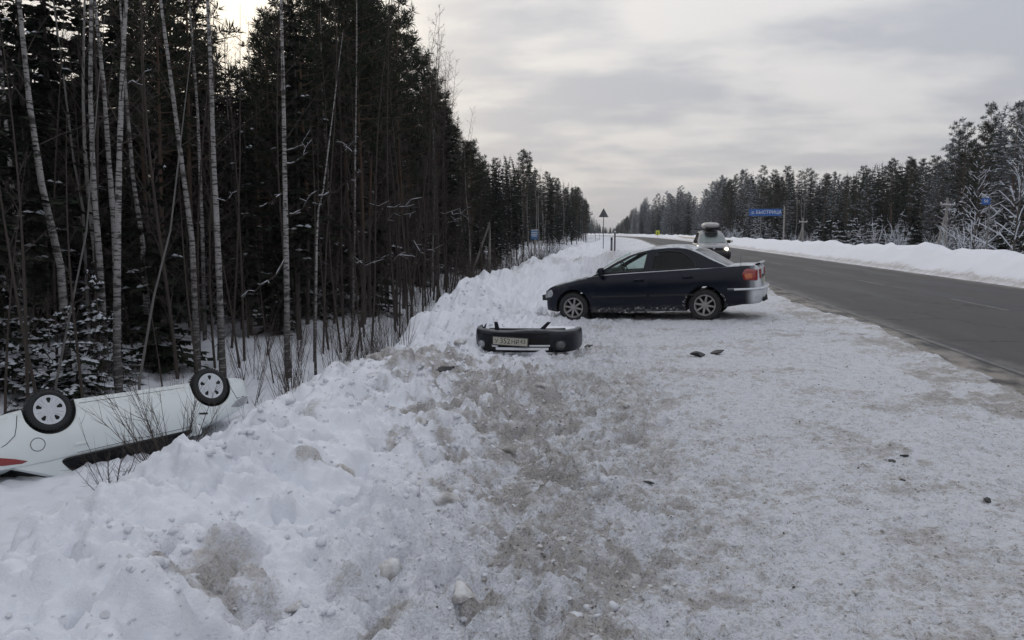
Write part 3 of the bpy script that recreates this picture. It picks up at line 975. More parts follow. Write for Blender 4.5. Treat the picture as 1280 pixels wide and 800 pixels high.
def skin_patch(fn, name, parent, s, poly, off, mat, nx=9, nz=9):
    """a plate that follows the body side: poly in (x, z), laid out row by row"""
    zs = [p[1] for p in poly]
    za, zb_ = min(zs) + 1e-4, max(zs) - 1e-4
    mb = MB()
    for k in range(nz + 1):
        z = za + (zb_ - za) * k / nz
        cut = []
        for i in range(len(poly)):
            p, q = poly[i], poly[(i + 1) % len(poly)]
            if (p[1] - z) * (q[1] - z) <= 0 and abs(p[1] - q[1]) > 1e-9:
                cut.append(p[0] + (q[0] - p[0]) * (z - p[1]) / (q[1] - p[1]))
        xa, xb = min(cut), max(cut)
        for i in range(nx + 1):
            x = xa + (xb - xa) * i / nx
            rim = i in (0, nx) or k in (0, nz)
            mb.v.append((x, s * (fn['side_y'](x, z) + (off if not rim else -.004)), z))
    for k in range(nz):
        for i in range(nx):
            q = (k * (nx + 1) + i, k * (nx + 1) + i + 1, (k + 1) * (nx + 1) + i + 1, (k + 1) * (nx + 1) + i)
            mb.f.append(q if s < 0 else tuple(reversed(q))); mb.m.append(0)
    return mb.build(name, mat, parent, 50)
def place(root, M):
    root.rotation_mode = 'XYZ'
    root.matrix_world = M
    root.location, root.rotation_euler = M.to_translation(), M.to_euler()

def wrap_bumper(name, parent, mat, xw, xend, W, rows, front, amax=(90, 90), n=30, power=4.0):
    """a bumper skin bent round the end of a car: rows of (z, outward offset)"""
    mb = MB()
    sg = 1 if front else -1
    k = len(rows)
    for i in range(n + 1):
        a = R(-amax[0]) + R(amax[0] + amax[1]) * i / n
        ca, sa = max(0, math.cos(a)) ** (2 / power), abs(math.sin(a)) ** (2 / power) * (1 if a >= 0 else -1)
        for z, o in rows:
            mb.v.append((xw + sg * (xend + o) * ca, (W + o * .6) * sa, z))
    for i in range(n):
        for j in range(k - 1):
            q = (i * k + j, (i + 1) * k + j, (i + 1) * k + j + 1, i * k + j + 1)
            mb.f.append(q if front else tuple(reversed(q))); mb.m.append(0)
    return mb.build(name, mat, parent, 50)

# ------------------------------------------------------------------ dark saloon without its front bumper
sedan_cfg = dict(
    name='saloon_car', label='dark navy saloon car parked across the verge with its front bumper torn off', cat='car', paint=m_navy, wb=2.56, r=.298, Ra=.355, x=(-2.27, 1.86),
    belt=[(-2.27, .955), (-2.2, 1.005), (-1.85, 1.0), (-1.3, .98), (-.5, .955), (.3, .93), (.85, .90), (1.2, .845), (1.6, .76), (1.78, .70), (1.86, .65)],
    bottom=[(-2.27, .40), (-2.1, .32), (-1.65, .25), (-1.0, .19), (1.0, .19), (1.6, .21), (1.86, .25)],
    half=[(-2.27, .68), (-2.2, .75), (-2.0, .81), (-1.3, .85), (0, .86), (1.3, .845), (1.6, .81), (1.78, .76), (1.86, .70)],
    crown=[(-2.27, .01), (-1.9, .03), (.8, .05), (1.3, .06), (1.86, .03)], nose_mat=2,
    cabin=[(.90, .90), (.50, 1.145), (.12, 1.325), (-.22, 1.40), (-.58, 1.425), (-.92, 1.405), (-1.17, 1.30), (-1.68, 1.01)], tumble=.42,
    ws=(.10, .86), rw=(-1.63, -1.06), ws_mat=m_glass, rw_mat=m_frost, seal=.010,
    windows=[dict(poly=[(.66, .965), (.47, 1.085), (.10, 1.270), (-.14, 1.325), (-.20, 1.325), (-.13, .975)], mat=m_glass),
             dict(poly=[(-.28, .98), (-.34, 1.325), (-.60, 1.335), (-.86, 1.305), (-1.06, 1.15), (-1.13, 1.01)], mat=m_tint)],
    doors=[dict(x=(-.22, .90), handle=(-.06, .80), strip=.505), dict(x=(-1.12, -.235), handle=(-.98, .83), strip=.505)],
    mirror=(.68, .985), seats=(-.28, -1.15), wheel_x=.30, belt_trim=(-1.2, .66), gap_mat=m_dark,
    wheel=dict(tw=.185, rim=.196, style='spoke', spokes=8, rim_mat=m_alloyd))
fs = build_car(sedan_cfg)
sedan = fs['root']
rims = [c for w in sedan.children if w.name.startswith('wheel') for c in w.children if c.name.startswith('rim')]
for s in (1, -1):
    skin_patch(fs, 'tail_lamp', sedan, s, round_poly([(-2.24, .72), (-1.99, .735), (-1.955, .86), (-2.02, .955), (-2.24, .94)], .03), .012, m_redl)
    lamp = sedan.children[-1]
    lamp = [c for c in sedan.children if c.name.startswith('tail_lamp')][-1]
    skin_patch(fs, 'indicator_lens', lamp, s, round_poly([(-2.16, .76), (-2.02, .765), (-1.985, .82), (-2.02, .875), (-2.16, .865)], .02), .021, m_amber)
    mb = MB()
    mb.box((-2.274, s * .56, .85), (.03, .24, .17))
    mb.build('rear_lamp', m_redl, sedan)
    mb = MB()
    hp = [(1.855, .50), (1.74, .51), (1.69, .58), (1.74, .67), (1.81, .65), (1.855, .61)]
    skin_patch(fs, 'headlight', sedan, s, round_poly(hp, .02), .014, m_lens)
    mb = MB()
    mb.box((1.872, s * .50, .57), (.05, .30, .15), 0, Matrix.Rotation(-.15, 3, 'Y'))
    mb.build('headlight_front', m_lens, sedan)
mb = MB()
mb.box((-2.235, 0, 1.03), (.09, 1.30, .03), 0, Matrix.Rotation(.25, 3, 'Y'))
mb.build('boot_lip', m_navy, sedan)
for y_, n_ in ((0, 'boot_handle'),):
    mb = MB(); mb.box((-2.29, .0, .80), (.02, .5, .04)); mb.build(n_, m_black, sedan)
bm = wrap_bumper('rear_bumper', sedan, m_navy, -1.70, .62, .862, [(.30, -.06), (.335, -.01), (.44, .02), (.54, .03), (.58, .02), (.60, -.03)], False)
mb = MB()
mb.tube([Vector((-1.70 - .66 * max(0, math.cos(a)) ** .5, .885 * (abs(math.sin(a)) ** .5) * (1 if a > 0 else -1), .582)) for a in np.linspace(R(-88), R(88), 30)], .018, 6)
mb.build('snow_ledge', m_packed, bm, 60)
mb = MB()
mb.box((-2.283, 0, .70), (.012, .52, .112))
mb.build('rear_plate', m_plate, sedan)
mb = MB()                                                 # broken corner of the rear bumper
pts = [(-.15, .33), (.05, .315), (.30, .34), (.45, .325), (.60, .36), (.50, .42), (.36, .39), (.20, .44), (.02, .40)]
mb.add([(-2.352 + .06 * (y_ / .6) ** 4, y_, z_) for y_, z_ in pts] + [(-2.30, y_, z_) for y_, z_ in pts], [tuple(reversed(range(9)))] + [(j, (j + 1) % 9, 9 + (j + 1) % 9, 9 + j) for j in range(9)])
mb.build('broken_corner', m_dark, bm)
mb = MB()                                                 # crash beam and radiator support left bare
mb.box((1.95, 0, .50), (.09, 1.16, .11)); mb.box((1.88, .5, .48), (.12, .08, .08)); mb.box((1.88, -.5, .48), (.12, .08, .08))
mb.build('crash_beam', m_black, sedan)
mb = MB()
mb.box((1.86, 0, .34), (.04, 1.25, .09)); mb.box((1.855, 0, .46), (.02, .8, .22))
mb.build('radiator_support', m_dark, sedan)
mb = MB()
mb.tube([(-1.92, .55, 1.0), (-1.925, .55, 1.02), (-1.93, .55, 1.20)], [.008, .005, .002], 5)
mb.build('aerial', m_black, sedan)
m_slush = simple('grey_slush', (.22, .215, .21), .8, var=.35, scale=30)
for s in (1, -1):
    mb = MB()                                             # slush caked along the sill and behind the wheels
    pr = random.Random(5 + s)
    for k in range(34):
        x = -.86 + 1.72 * k / 33
        if pr.random() < .75:
            rr_ = pr.uniform(.006, .020)
            z = .235 + pr.uniform(-.02, .05)
            mb.lathe([(.001, -rr_ * .5), (rr_ * 1.5, 0), (.001, rr_ * .6)], 6, 'y', (x, s * (fs['side_y'](x, z) + .004), z))
    for k in range(22):
        q = pr.uniform(.05, .75)
        x = -1.28 + (.38 + pr.uniform(0, .04)) * math.cos(q) * (1 if k % 2 else -1)
        z = .28 + .38 * math.sin(q) * .9
        rr_ = pr.uniform(.004, .013)
        mb.lathe([(.001, -rr_ * .5), (rr_ * 1.4, 0), (.001, rr_ * .5)], 6, 'y', (x, s * (fs['side_y'](x, z) + .004), z))
    o = mb.build('caked_slush', m_slush, sedan, 60)
    o['kind'] = 'stuff'
th, ph = R(166.8), R(3.0)
M = Matrix.Rotation(th, 4, 'Z') @ Matrix.Rotation(ph, 4, 'Y')
tgt = at_depth(882, 401, 15.1)
M.translation = tgt - M.to_3x3() @ Vector((-1.28, .76, 0.0))
place(sedan, M)
SEDAN_M = M.copy()

# ------------------------------------------------------------------ overturned white car in the ditch
white_cfg = dict(
    name='overturned_car', label='white car lying upside down on its roof in the snowy ditch', cat='car', paint=m_white, wb=2.57, r=.315, Ra=.365, x=(-2.18, 2.10),
    belt=[(-2.18, .99), (-2.08, 1.05), (-1.7, 1.06), (-1.0, 1.035), (0, .995), (.9, .955), (1.3, .90), (1.7, .81), (1.95, .72), (2.10, .60)],
    bottom=[(-2.18, .42), (-2.0, .30), (-1.6, .24), (-1.0, .20), (1.0, .20), (1.7, .21), (2.10, .28)],
    half=[(-2.18, .66), (-2.08, .76), (-1.8, .83), (-1.2, .855), (0, .85), (1.3, .85), (1.7, .81), (1.95, .71), (2.10, .56)],
    crown=[(-2.18, .01), (-1.9, .03), (.8, .05), (1.4, .07), (2.10, .03)],
    cabin=[(1.15, .93), (.75, 1.15), (.32, 1.37), (0, 1.45), (-.5, 1.475), (-.95, 1.44), (-1.3, 1.33), (-1.85, 1.07)], tumble=.40,
    ws=(.30, 1.10), rw=(-1.80, -1.15), ws_mat=m_tint, rw_mat=m_tint, seal=.014,
    windows=[dict(poly=[(.88, 1.0), (.50, 1.20), (.22, 1.33), (-.05, 1.395), (-.45, 1.41), (-.85, 1.37), (-1.10, 1.24), (-1.22, 1.10), (-1.16, 1.075)], mat=m_tint)],
    doors=[dict(x=(-.06, .98), handle=(.12, .87)), dict(x=(-1.12, -.075), handle=(-.95, .89))],
    mirror=(.86, 1.03), seats=(-.30, -1.1), gap_mat=m_seam,
    wheel=dict(tw=.195, rim=.218, style='cover', rim_mat=m_cap))
fw = build_car(white_cfg)
white = fw['root']
for s in (1, -1):
    skin_patch(fw, 'tail_lamp', white, s, round_poly([(-2.15, .84), (-1.80, .955), (-1.66, 1.01), (-1.74, 1.03), (-2.15, .99)], .03), .012, m_redl)
    mb = MB()
    mb.box((-2.184, s * .52, .92), (.03, .26, .13))
    mb.build('rear_lamp', m_redl, white)
    skin_patch(fw, 'headlight', white, s, round_poly([(2.08, .56), (1.72, .62), (1.55, .74), (1.75, .76), (2.08, .66)], .03), .010, m_lens)
    skin_patch(fw, 'side_marker', white, s, round_poly([(1.13, .765), (.95, .745), (.95, .775), (1.12, .80)], .01), .010, m_black)
# round fuel flap on the near flank, sub-part ring
mb = MB()
q_ = [(-1.53 + .095 * math.cos(a), .80 + .095 * math.sin(a)) for a in np.linspace(0, 2 * math.pi, 29)]
mb.tube([(x, fw['side_y'](x, z) + .002, z) for x, z in q_], .005, 4, 0, False)
mb.build('fuel_flap', m_seam, white)
for s in (1, -1):                                        # seam of the rear wing and bumper
    mb = MB()
    mb.tube([(x, s * (fw['side_y'](x, z) + .001), z) for x, z in [(-1.72, .33), (-1.76, .5), (-1.80, .62), (-1.92, .72), (-2.1, .80)]], .006, 4)
    mb.build('bumper_seam', m_seam, white)
    mb = MB()
    mb.tube([(x, s * (fw['side_y'](x, z) + .001), z) for x, z in [(1.62, .30), (1.68, .5), (1.72, .60), (1.9, .58)]], .006, 4)
    mb.build('front_seam', m_seam, white)
mb = MB()                                                # underside: exhaust, floor ribs, axles
mb.tube([(-2.1, -.4, .24), (-1.7, -.42, .24), (-1.0, -.1, .19), (.8, -.05, .19)], .03, 8)
mb.box((-1.75, -.42, .25), (.5, .32, .16))
mb.build('exhaust', simple('exhaust_steel', (.10, .085, .07), .7, .5, var=.4), white, 40)
for wx in (-1.285, 1.285):
    mb = MB()
    mb.tube([(wx, -.66, .30), (wx, .66, .30)], .04, 8)
    mb.build('axle', m_black, white, 40)
th = math.atan2(13.08 - 10.94, -7.0 + 8.41)
def white_M(roll, pit=0.0):
    return Matrix.Rotation(th + R(0), 4, 'Z') @ Matrix.Rotation(R(pit), 4, 'Y') @ Matrix.Rotation(R(180 + roll), 4, 'X')
M = white_M(-20, 0.0)
tr_, tf_ = at_depth(62, 512, 11.96), at_depth(264, 482, 13.9)
ax = (tf_ - tr_).normalized()
th = math.atan2(ax.y, ax.x)
M = white_M(-20, -math.degrees(math.asin(ax.z)))
pr_, pf_ = Vector((-1.285, .83, .315)), Vector((1.285, .83, .315))
M.translation = (tr_ + tf_) / 2 - M.to_3x3() @ ((pr_ + pf_) / 2)
place(white, M)
WHITE_M = M.copy()

# ------------------------------------------------------------------ oncoming car with a roof box
m_suvglass = simple('windscreen_sky_reflection', (0.19, 0.222, 0.22), 0.2, var=0.25, scale=2.0)  # opaque pale green: the sky's reflection is painted into the windscreen colour
suv_cfg = dict(
    name='oncoming_car', label='grey family car driving towards us with a headlight lit and a roof box on top', cat='car', paint=m_suvpaint, wb=2.65, r=.33, Ra=.385, x=(-2.25, 2.18),
    belt=[(-2.25, 1.02), (-2.1, 1.06), (-1, 1.06), (0, 1.05), (.9, 1.04), (1.35, 1.0), (1.8, .93), (2.05, .84), (2.18, .70)],
    bottom=[(-2.25, .45), (-2.0, .34), (-1.5, .26), (-1, .24), (1, .24), (1.7, .25), (2.18, .32)],
    half=[(-2.25, .80), (-2.1, .86), (-1.5, .89), (0, .90), (1.4, .89), (1.8, .86), (2.05, .80), (2.18, .68)],
    crown=[(-2.25, .01), (-1.9, .03), (.8, .05), (1.4, .08), (2.18, .03)],
    cabin=[(1.32, 1.0), (.85, 1.29), (.42, 1.54), (.1, 1.66), (-.5, 1.72), (-1.4, 1.70), (-1.9, 1.62), (-2.2, 1.06)], tumble=.36,
    ws=(.38, 1.28), rw=(-2.16, -1.88), ws_mat=m_suvglass, rw_mat=m_tint, seal=.012,
    windows=[dict(poly=[(1.0, 1.08), (.35, 1.45), (.0, 1.60), (-.06, 1.08)], mat=m_tint),
             dict(poly=[(-.16, 1.09), (-.16, 1.60), (-.9, 1.62), (-1.05, 1.09)], mat=m_tint),
             dict(poly=[(-1.15, 1.1), (-1.05, 1.61), (-1.7, 1.58), (-1.9, 1.15)], mat=m_tint)],
    doors=[dict(x=(-.08, 1.0), handle=(.1, .93)), dict(x=(-1.05, -.1), handle=(-.9, .95))],
    mirror=(.95, 1.13), seats=(-.25, -1.1), wheel_x=.4, mirror_mat=m_black, gap_mat=m_dark,
    wheel=dict(tw=.215, rim=.22, style='spoke', spokes=5, rim_mat=m_alloy))
fo = build_car(suv_cfg)
suv = fo['root']
m_lit, g = new_mat('lit_headlight')
finish(g, g.n('ShaderNodeEmission', None, Color=(1.0, .82, .58, 1), Strength=3.5).outputs[0])
for s in (1, -1):
    skin_patch(fo, 'headlight', suv, s, round_poly([(2.16, .66), (1.80, .72), (1.70, .80), (1.82, .87), (2.10, .80)], .03), .012, m_lens)
    hl = [c for c in suv.children if c.name.startswith('headlight')][-1]
    mb = MB()
    mb.lathe([(.001, .07), (.07, .055), (.10, .02), (.105, 0)], 16, 'x', (2.13, s * .64, .75))
    mb.build('headlight_bulb', m_lit if s > 0 else m_lens, hl, 60)
wrap_bumper('front_bumper', suv, m_black, 1.62, .60, .90, [(.26, -.06), (.30, 0), (.42, .03), (.55, .03), (.63, -.02)], True)
mb = MB()
mb.box((2.185, 0, .74), (.03, .92, .14)); mb.box((2.20, 0, .74), (.015, .9, .018)); mb.box((2.20, 0, .70), (.015, .9, .018))
gr = mb.build('grille', m_black, suv)
mb = MB()
mb.lathe([(.001, .03), (.05, .028), (.062, .015), (.065, 0)], 18, 'x', (2.195, 0, .76))
mb.build('badge', m_chrome, suv, 50)
mb = MB()
mb.box((2.275, 0, .46), (.012, .52, .112))
mb.build('front_plate', m_plate, suv)
for s in (1, -1):
    mb = MB()
    mb.tube([(.1, s * .62, 1.665), (.05, s * .62, 1.72), (-1.5, s * .62, 1.75), (-1.6, s * .62, 1.70)], .018, 6)
    mb.build('roof_rail', m_black, suv, 60)
for x in (-.15, -1.15):
    mb = MB()
    mb.box((x, 0, 1.775), (.07, 1.62, .04))
    mb.build('roof_bar', m_black, suv)
mb = MB()                                                # dark rounded plate standing proud of the upper windscreen
mb.add([(.52 + .47 * (0), y, 1.50 + z) for y, z in ((-.36, .075), (.30, .075), (.28, -.05), (.10, -.12), (-.15, -.12), (-.34, -.04))], [(0, 1, 2, 3, 4, 5)])
mb.v = [(p[0] + (1.575 - p[2]) * 1.62 + .095, p[1], p[2] + .028) for p in mb.v]
mb.add([(x - .012, y, z - .006) for x, y, z in mb.v], [(5, 4, 3, 2, 1, 0)])
mb.build('dark_windscreen_patch', m_black, suv)
# wipers
for s in (0.05, -.6):
    mb = MB()
    mb.tube([(1.37, s, 1.045), (1.30, s + .25, 1.075), (1.28, s + .52, 1.08)], .012, 4)
    mb.build('wiper', m_black, suv)
p = on_plane(893, 329.5, 0.0)
M = Matrix.Rotation(R(-91), 4, 'Z')
SUV_P = Vector((p.x, p.y + 2.2, 0.012))
M.translation = SUV_P
place(suv, M)
rb = empty('roof_box')
tag(rb, 'pale rounded cargo box strapped on the roof of the oncoming car', 'roof box')
mb = MB()
m_box = simple('cargo_box_grey', (0.42, 0.41, 0.40), 0.5, var=0.15)
for k, (x, w, h) in enumerate(((.75, .30, .12), (.65, .40, .24), (.3, .43, .33), (-.5, .44, .36), (-1.2, .42, .33), (-1.35, .34, .22))):
    pts = []
    for j in range(16):
        a = 2 * math.pi * j / 16
        ca, sa = math.cos(a), math.sin(a)
        pts.append((x, w * (abs(ca) ** .6) * (1 if ca > 0 else -1), .20 + h / 2 * (abs(sa) ** .7) * (1 if sa > 0 else -1)))
    mb.add(pts, [])
    if k:
        for j in range(16):
            mb.f.append(((k - 1) * 16 + j, (k - 1) * 16 + (j + 1) % 16, k * 16 + (j + 1) % 16, k * 16 + j)); mb.m.append(0)
mb.f.append(tuple(range(16))); mb.m.append(0)
mb.f.append(tuple(reversed(range(80, 96)))); mb.m.append(0)
mb.build('lid', m_box, rb, 60)
mb = MB()
mb.box((-.3, .05, .04), (1.7, .72, .10))
mb.build('base', m_black, rb)
place(rb, Matrix.Translation(SUV_P + Vector((0, 0, 1.795))) @ Matrix.Rotation(R(-91), 4, 'Z'))

# ------------------------------------------------------------------ torn-off front bumper on the snow
bump = empty('torn_bumper')
tag(bump, 'dark navy front bumper with number plate torn off and lying upright on the dirty snow', 'car bumper')
rows = [(.0, -.10), (.02, -.03), (.06, .0), (.12, .015), (.20, .02), (.26, .015), (.305, .0), (.325, -.03), (.33, -.09)]
cover = wrap_bumper('bumper_skin', bump, m_bumperpaint, -.62, .62, .76, rows, True, (87, 90), 44, 3.4)
def front_x(y, o=0.0):
    s = min(1, abs(y) / .76)
    a = math.asin(s ** (3.4 / 2))
    return -.62 + (.62 + o) * math.cos(a) ** (2 / 3.4)
def bent_plate(name, y0, y1, zz, o, mat, parent, n=10, thick=.012):
    """a strip that follows the bumper's curve between two widths; zz = (lower, upper) height"""
    mb = MB()
    for i in range(n + 1):
        y = y0 + (y1 - y0) * i / n
        for z, oo in ((zz[0], o), (zz[1], o), (zz[1], o - thick), (zz[0], o - thick)):
            mb.v.append((front_x(y, oo), y, z))
    for i in range(n):
        for j in range(4):
            mb.f.append((i * 4 + j, i * 4 + (j + 1) % 4, (i + 1) * 4 + (j + 1) % 4, (i + 1) * 4 + j)); mb.m.append(0)
    mb.f += [(3, 2, 1, 0), (n * 4, n * 4 + 1, n * 4 + 2, n * 4 + 3)]; mb.m += [0, 0]
    return mb.build(name, mat, parent)
PY = -.14                                                 # the plate sits off centre
bent_plate('upper_slot', -.40, .42, (.262, .292), .022, m_dark, bump)
for y_ in ((.47, .67), (-.70, -.50)):
    bent_plate('fog_recess', y_[0], y_[1], (.055, .20), .021, m_dark, bump, 6)
rj = random.Random(9)
for v in cover.data.vertices:                              # the torn end is ragged and bent
    i_ = v.index // len(rows)
    if i_ < 7:
        v.co.x += rj.uniform(-.03, .02) * (7 - i_) / 5
        v.co.z += rj.uniform(-.035, .02) * (7 - i_) / 5
    v.co.z += .012 * math.sin(v.co.y * 7.0) * (1 if v.co.z > .25 else .3)
gl = bent_plate('lower_grille', -.48, .42, (.045, .235), .024, m_dark, bump)
bent_plate('packed_snow_ledge', -.36, .40, (.052, .088), .034, m_packed, gl, 12, .03)
bent_plate('packed_snow_edge', .13, .42, (.105, .125), .034, m_packed, gl, 6, .03)
bent_plate('packed_snow_corner', -.42, -.33, (.095, .135), .034, m_packed, gl, 4, .03)
pl_ = empty('number_plate')
pl_.parent = bump
pl_.location = (front_x(PY, .045), PY, .175)
pl_.rotation_euler = (R(90 - 3), R(2.5), R(90 - 5))
mb = MB()
mb.box((0, 0, -.006), (.545, .135, .008))
mb.build('plate_holder', m_black, pl_)
mb = MB()
mb.box((0, 0, 0), (.52, .112, .006))
mb.build('plate', m_plate, pl_)
for txt, x, y, sz in (('У', -.205, -.006, .085), ('352', -.075, .0, .105), ('НР', .075, -.006, .085), ('43', .19, .006, .085)):
    o = text_mesh(txt, sz, m_ink, 'plate_lettering', pl_)
    o.location = (x, y, .0042)
mb = MB()
mb.box((.128, 0, .0038), (.003, .108, .001))
for y in (-.053, .053):
    mb.box((0, y, .0038), (.516, .003, .001))
for x in (-.257, .257):
    mb.box((x, 0, .0038), (.003, .103, .001))
mb.build('plate_border', m_ink, pl_)
for y, mt, rr_ in ((.56, m_alloyd, .055), (-.60, m_lens, .055)):
    nrm = Vector((front_x(abs(y) - .03) - front_x(abs(y) + .03), .06 * (1 if y > 0 else -1), 0))
    nrm = Vector((.06, (front_x(abs(y) - .03) - front_x(abs(y) + .03)) * (1 if y > 0 else -1), 0)).normalized()
    rot = nrm.to_track_quat('X', 'Z').to_matrix()
    mb = MB()
    mb.lathe([(.001, .016), (rr_ * .8, .012), (rr_, .0), (rr_ * 1.25, .006), (rr_ * 1.3, -.02)], 20, 'x')
    mb.v = [tuple(rot @ Vector(p) + Vector((front_x(y, .015), y, .125))) for p in mb.v]
    mb.build('fog_lamp', mt if y < 0 else simple('dull_lens', (.10, .10, .105), .3), bump, 50)
for y, lean, w in ((-.36, -.02, .07), (.27, .13, .085)):
    mb = MB()
    a = Vector((front_x(y, -.04), y, .31))
    for k, t in enumerate((0, .5, 1)):
        ww = w * (1 - .35 * t)
        cx, cz = a.y + lean * t, a.z + .13 * t
        mb.add([(a.x - .03, cx - ww / 2, cz), (a.x - .03, cx + ww / 2, cz), (a.x - .05, cx + ww / 2, cz), (a.x - .05, cx - ww / 2, cz)], [])
    for k in range(2):
        for j in range(4):
            mb.f.append((k * 4 + j, k * 4 + (j + 1) % 4, (k + 1) * 4 + (j + 1) % 4, (k + 1) * 4 + j)); mb.m.append(0)
    mb.f.append((8, 9, 10, 11)); mb.m.append(0)
    mb.build('grille_post', m_bumperpaint, bump)
mb = MB()
mb.add([(front_x(-.62, -.05), -.64, .30), (front_x(-.62, -.05), -.56, .31), (front_x(-.62, -.05) - .02, -.57, .39), (front_x(-.62, -.05) - .03, -.545, .41), (front_x(-.62) - .09, -.60, .33)], [(0, 1, 2, 3), (0, 3, 4), (1, 4, 2), (2, 4, 3)])
mb.build('broken_tab', m_black, bump)
mb = MB()
mb.tube([(front_x(y, -.10) - .03, y, .325) for y in np.linspace(-.5, .6, 14)], .02, 5)
mb.build('inner_beam', m_black, bump)
mb = MB()                                                 # snow lying in the bumper's hollow
hh = [(front_x(y, -.13) - .02, y) for y in np.linspace(.26, .70, 8)] + [(-.45, .72), (-.42, .25)]
mb.add([(x, y, .33 + .02 * math.sin(9 * y)) for x, y in hh] + [(x, y, .02) for x, y in hh],
       [tuple(range(10))] + [(j, 10 + j, 10 + (j + 1) % 10, (j + 1) % 10) for j in range(10)])
mb.build('snow_filling', m_packed, bump)
tgt = at_depth(638, 426, 11.3)
to_cam = Vector((0, 0, CAM_Z)) - tgt
th = math.atan2(to_cam.y, to_cam.x) - R(15)
M = Matrix.Rotation(th, 4, 'Z') @ Matrix.Rotation(R(1.5), 4, 'X')
M.translation = tgt - M.to_3x3() @ Vector((.03, PY, .175))
M.translation.z = tgt.z - .18
place(bump, M)
# ------------------------------------------------------------------ trees
def foliage_mat(name, a, b, c, frost=0.0):
    m, g = new_mat(name)
    tc = g.n('ShaderNodeTexCoord').outputs['Object']
    rnd = g.n('ShaderNodeObjectInfo').outputs['Random']
    n1 = g.noise(tc, 1.3, 4.0, 0.6)
    n2 = g.noise(tc, 9.0, 3.0, 0.6)
    col = g.mix(g.ramp(n1, .3, .7), a, b)
    col = g.mix(g.math('MULTIPLY', g.ramp(n2, .4, .8), .6), col, c)
    col = g.mix(g.math('MULTIPLY', rnd, .35), col, b)
    if frost:
        nf = g.ramp(g.noise(tc, 2.2, 5.0, .7), .40, .62)
        col = g.mix(g.math('MULTIPLY', nf, frost), col, (.52, .55, .60))
    finish(g, pbr(g, col, .85, Specular_IOR_Level=.10))
    return m
m_spruce = foliage_mat('spruce_needles', (.012, .018, .013), (.024, .031, .020), (.040, .042, .026))
m_pine = foliage_mat('pine_needles', (.016, .024, .016), (.032, .040, .025), (.060, .056, .034))
m_spruce_f = foliage_mat('frosted_spruce_needles', (.020, .026, .022), (.045, .05, .045), (.09, .095, .095), .40)
m_pine_f = foliage_mat('frosted_pine_needles', (.022, .028, .024), (.042, .048, .042), (.085, .088, .082), .22)
m_treesnow = simple('branch_snow', (.52, .545, .59), .85, var=.12, scale=20)

def bark_mat(name, a, b, upper=None, z0=3.0, z1=7.0):
    m, g = new_mat(name)
    tc = g.n('ShaderNodeTexCoord').outputs['Object']
    n1 = g.noise(g.mapping(tc, (9, 9, 2.2)), 1.6, 5.0, .65)
    col = g.mix(g.ramp(n1, .32, .68), a, b)
    if upper:
        z = g.n('ShaderNodeSeparateXYZ', None, Vector=tc).outputs[2]
        col = g.mix(g.math('MULTIPLY', g.ramp(z, z0, z1), .85), col, upper)
    bp = g.n('ShaderNodeBump', None, Strength=.6, Distance=.02, Height=n1)
    finish(g, pbr(g, col, .9, normal=bp.outputs[0]))
    return m
m_bark = bark_mat('spruce_bark', (.030, .025, .021), (.085, .072, .060))
m_pbark = bark_mat('pine_bark', (.030, .025, .021), (.075, .062, .052), (.10, .058, .036))
m_twig = simple('bare_twig', (.050, .038, .032), .9, var=.35, scale=4)
m_twig_r = simple('reddish_twig', (.075, .050, .042), .9, var=.3, scale=4)
m_greywood = simple('weathered_wood', (.13, .125, .12), .9, var=.25, scale=9)

m_birch, g = new_mat('birch_bark')
tc = g.n('ShaderNodeTexCoord').outputs['Object']
z = g.n('ShaderNodeSeparateXYZ', None, Vector=tc).outputs[2]
fl = g.noise(g.mapping(tc, (3.2, 3.2, 17.0)), 1.25, 4.0, .6)
pt = g.noise(g.mapping(tc, (2.2, 2.2, 3.4)), 1.15, 4.0, .6, 0)
mk = g.math('MAXIMUM', g.ramp(fl, .52, .58), g.ramp(pt, .54, .64))
low = g.math('SUBTRACT', 1.0, g.ramp(z, .6, 3.6))
mk = g.math('MAXIMUM', mk, g.math('MULTIPLY', low, g.ramp(fl, .30, .52)))
col = g.mix(g.noise(tc, 2.0, 4.0), (.20, .19, .185), (.36, .352, .35))
col = g.mix(g.math('MULTIPLY', mk, .93), col, (.035, .030, .028))
finish(g, pbr(g, col, .85, Specular_IOR_Level=.2))
m_birch_far = simple('pale_birch_bark', (.22, .21, .20), .85, var=.45, scale=3)

def leaf(mb, p, d, w, up=None, m=0):
    """a small diamond blade from p along d"""
    s = d.cross(up or Vector((0, 0, 1)))
    if s.length < 1e-4:
        s = Vector((1, 0, 0))
    s = s.normalized() * w
    q = p + d * .45
    mb.add([p, q + s, p + d, q - s], [(0, 1, 2, 3)], m)
def snow_wedge(mb, a, b, w, h, dz=.0):
    """a ridge of snow lying along a twig"""
    d = b - a
    s = d.cross(Vector((0, 0, 1)))
    if s.length < 1e-4:
        return
    s = s.normalized() * w
    u = Vector((0, 0, h))
    z = Vector((0, 0, dz))
    m_ = (a + b) / 2
    mb.add([a + z, m_ + s + z, b + z, m_ - s + z, m_ + u + z], [(0, 1, 4), (1, 2, 4), (2, 3, 4), (3, 0, 4)])

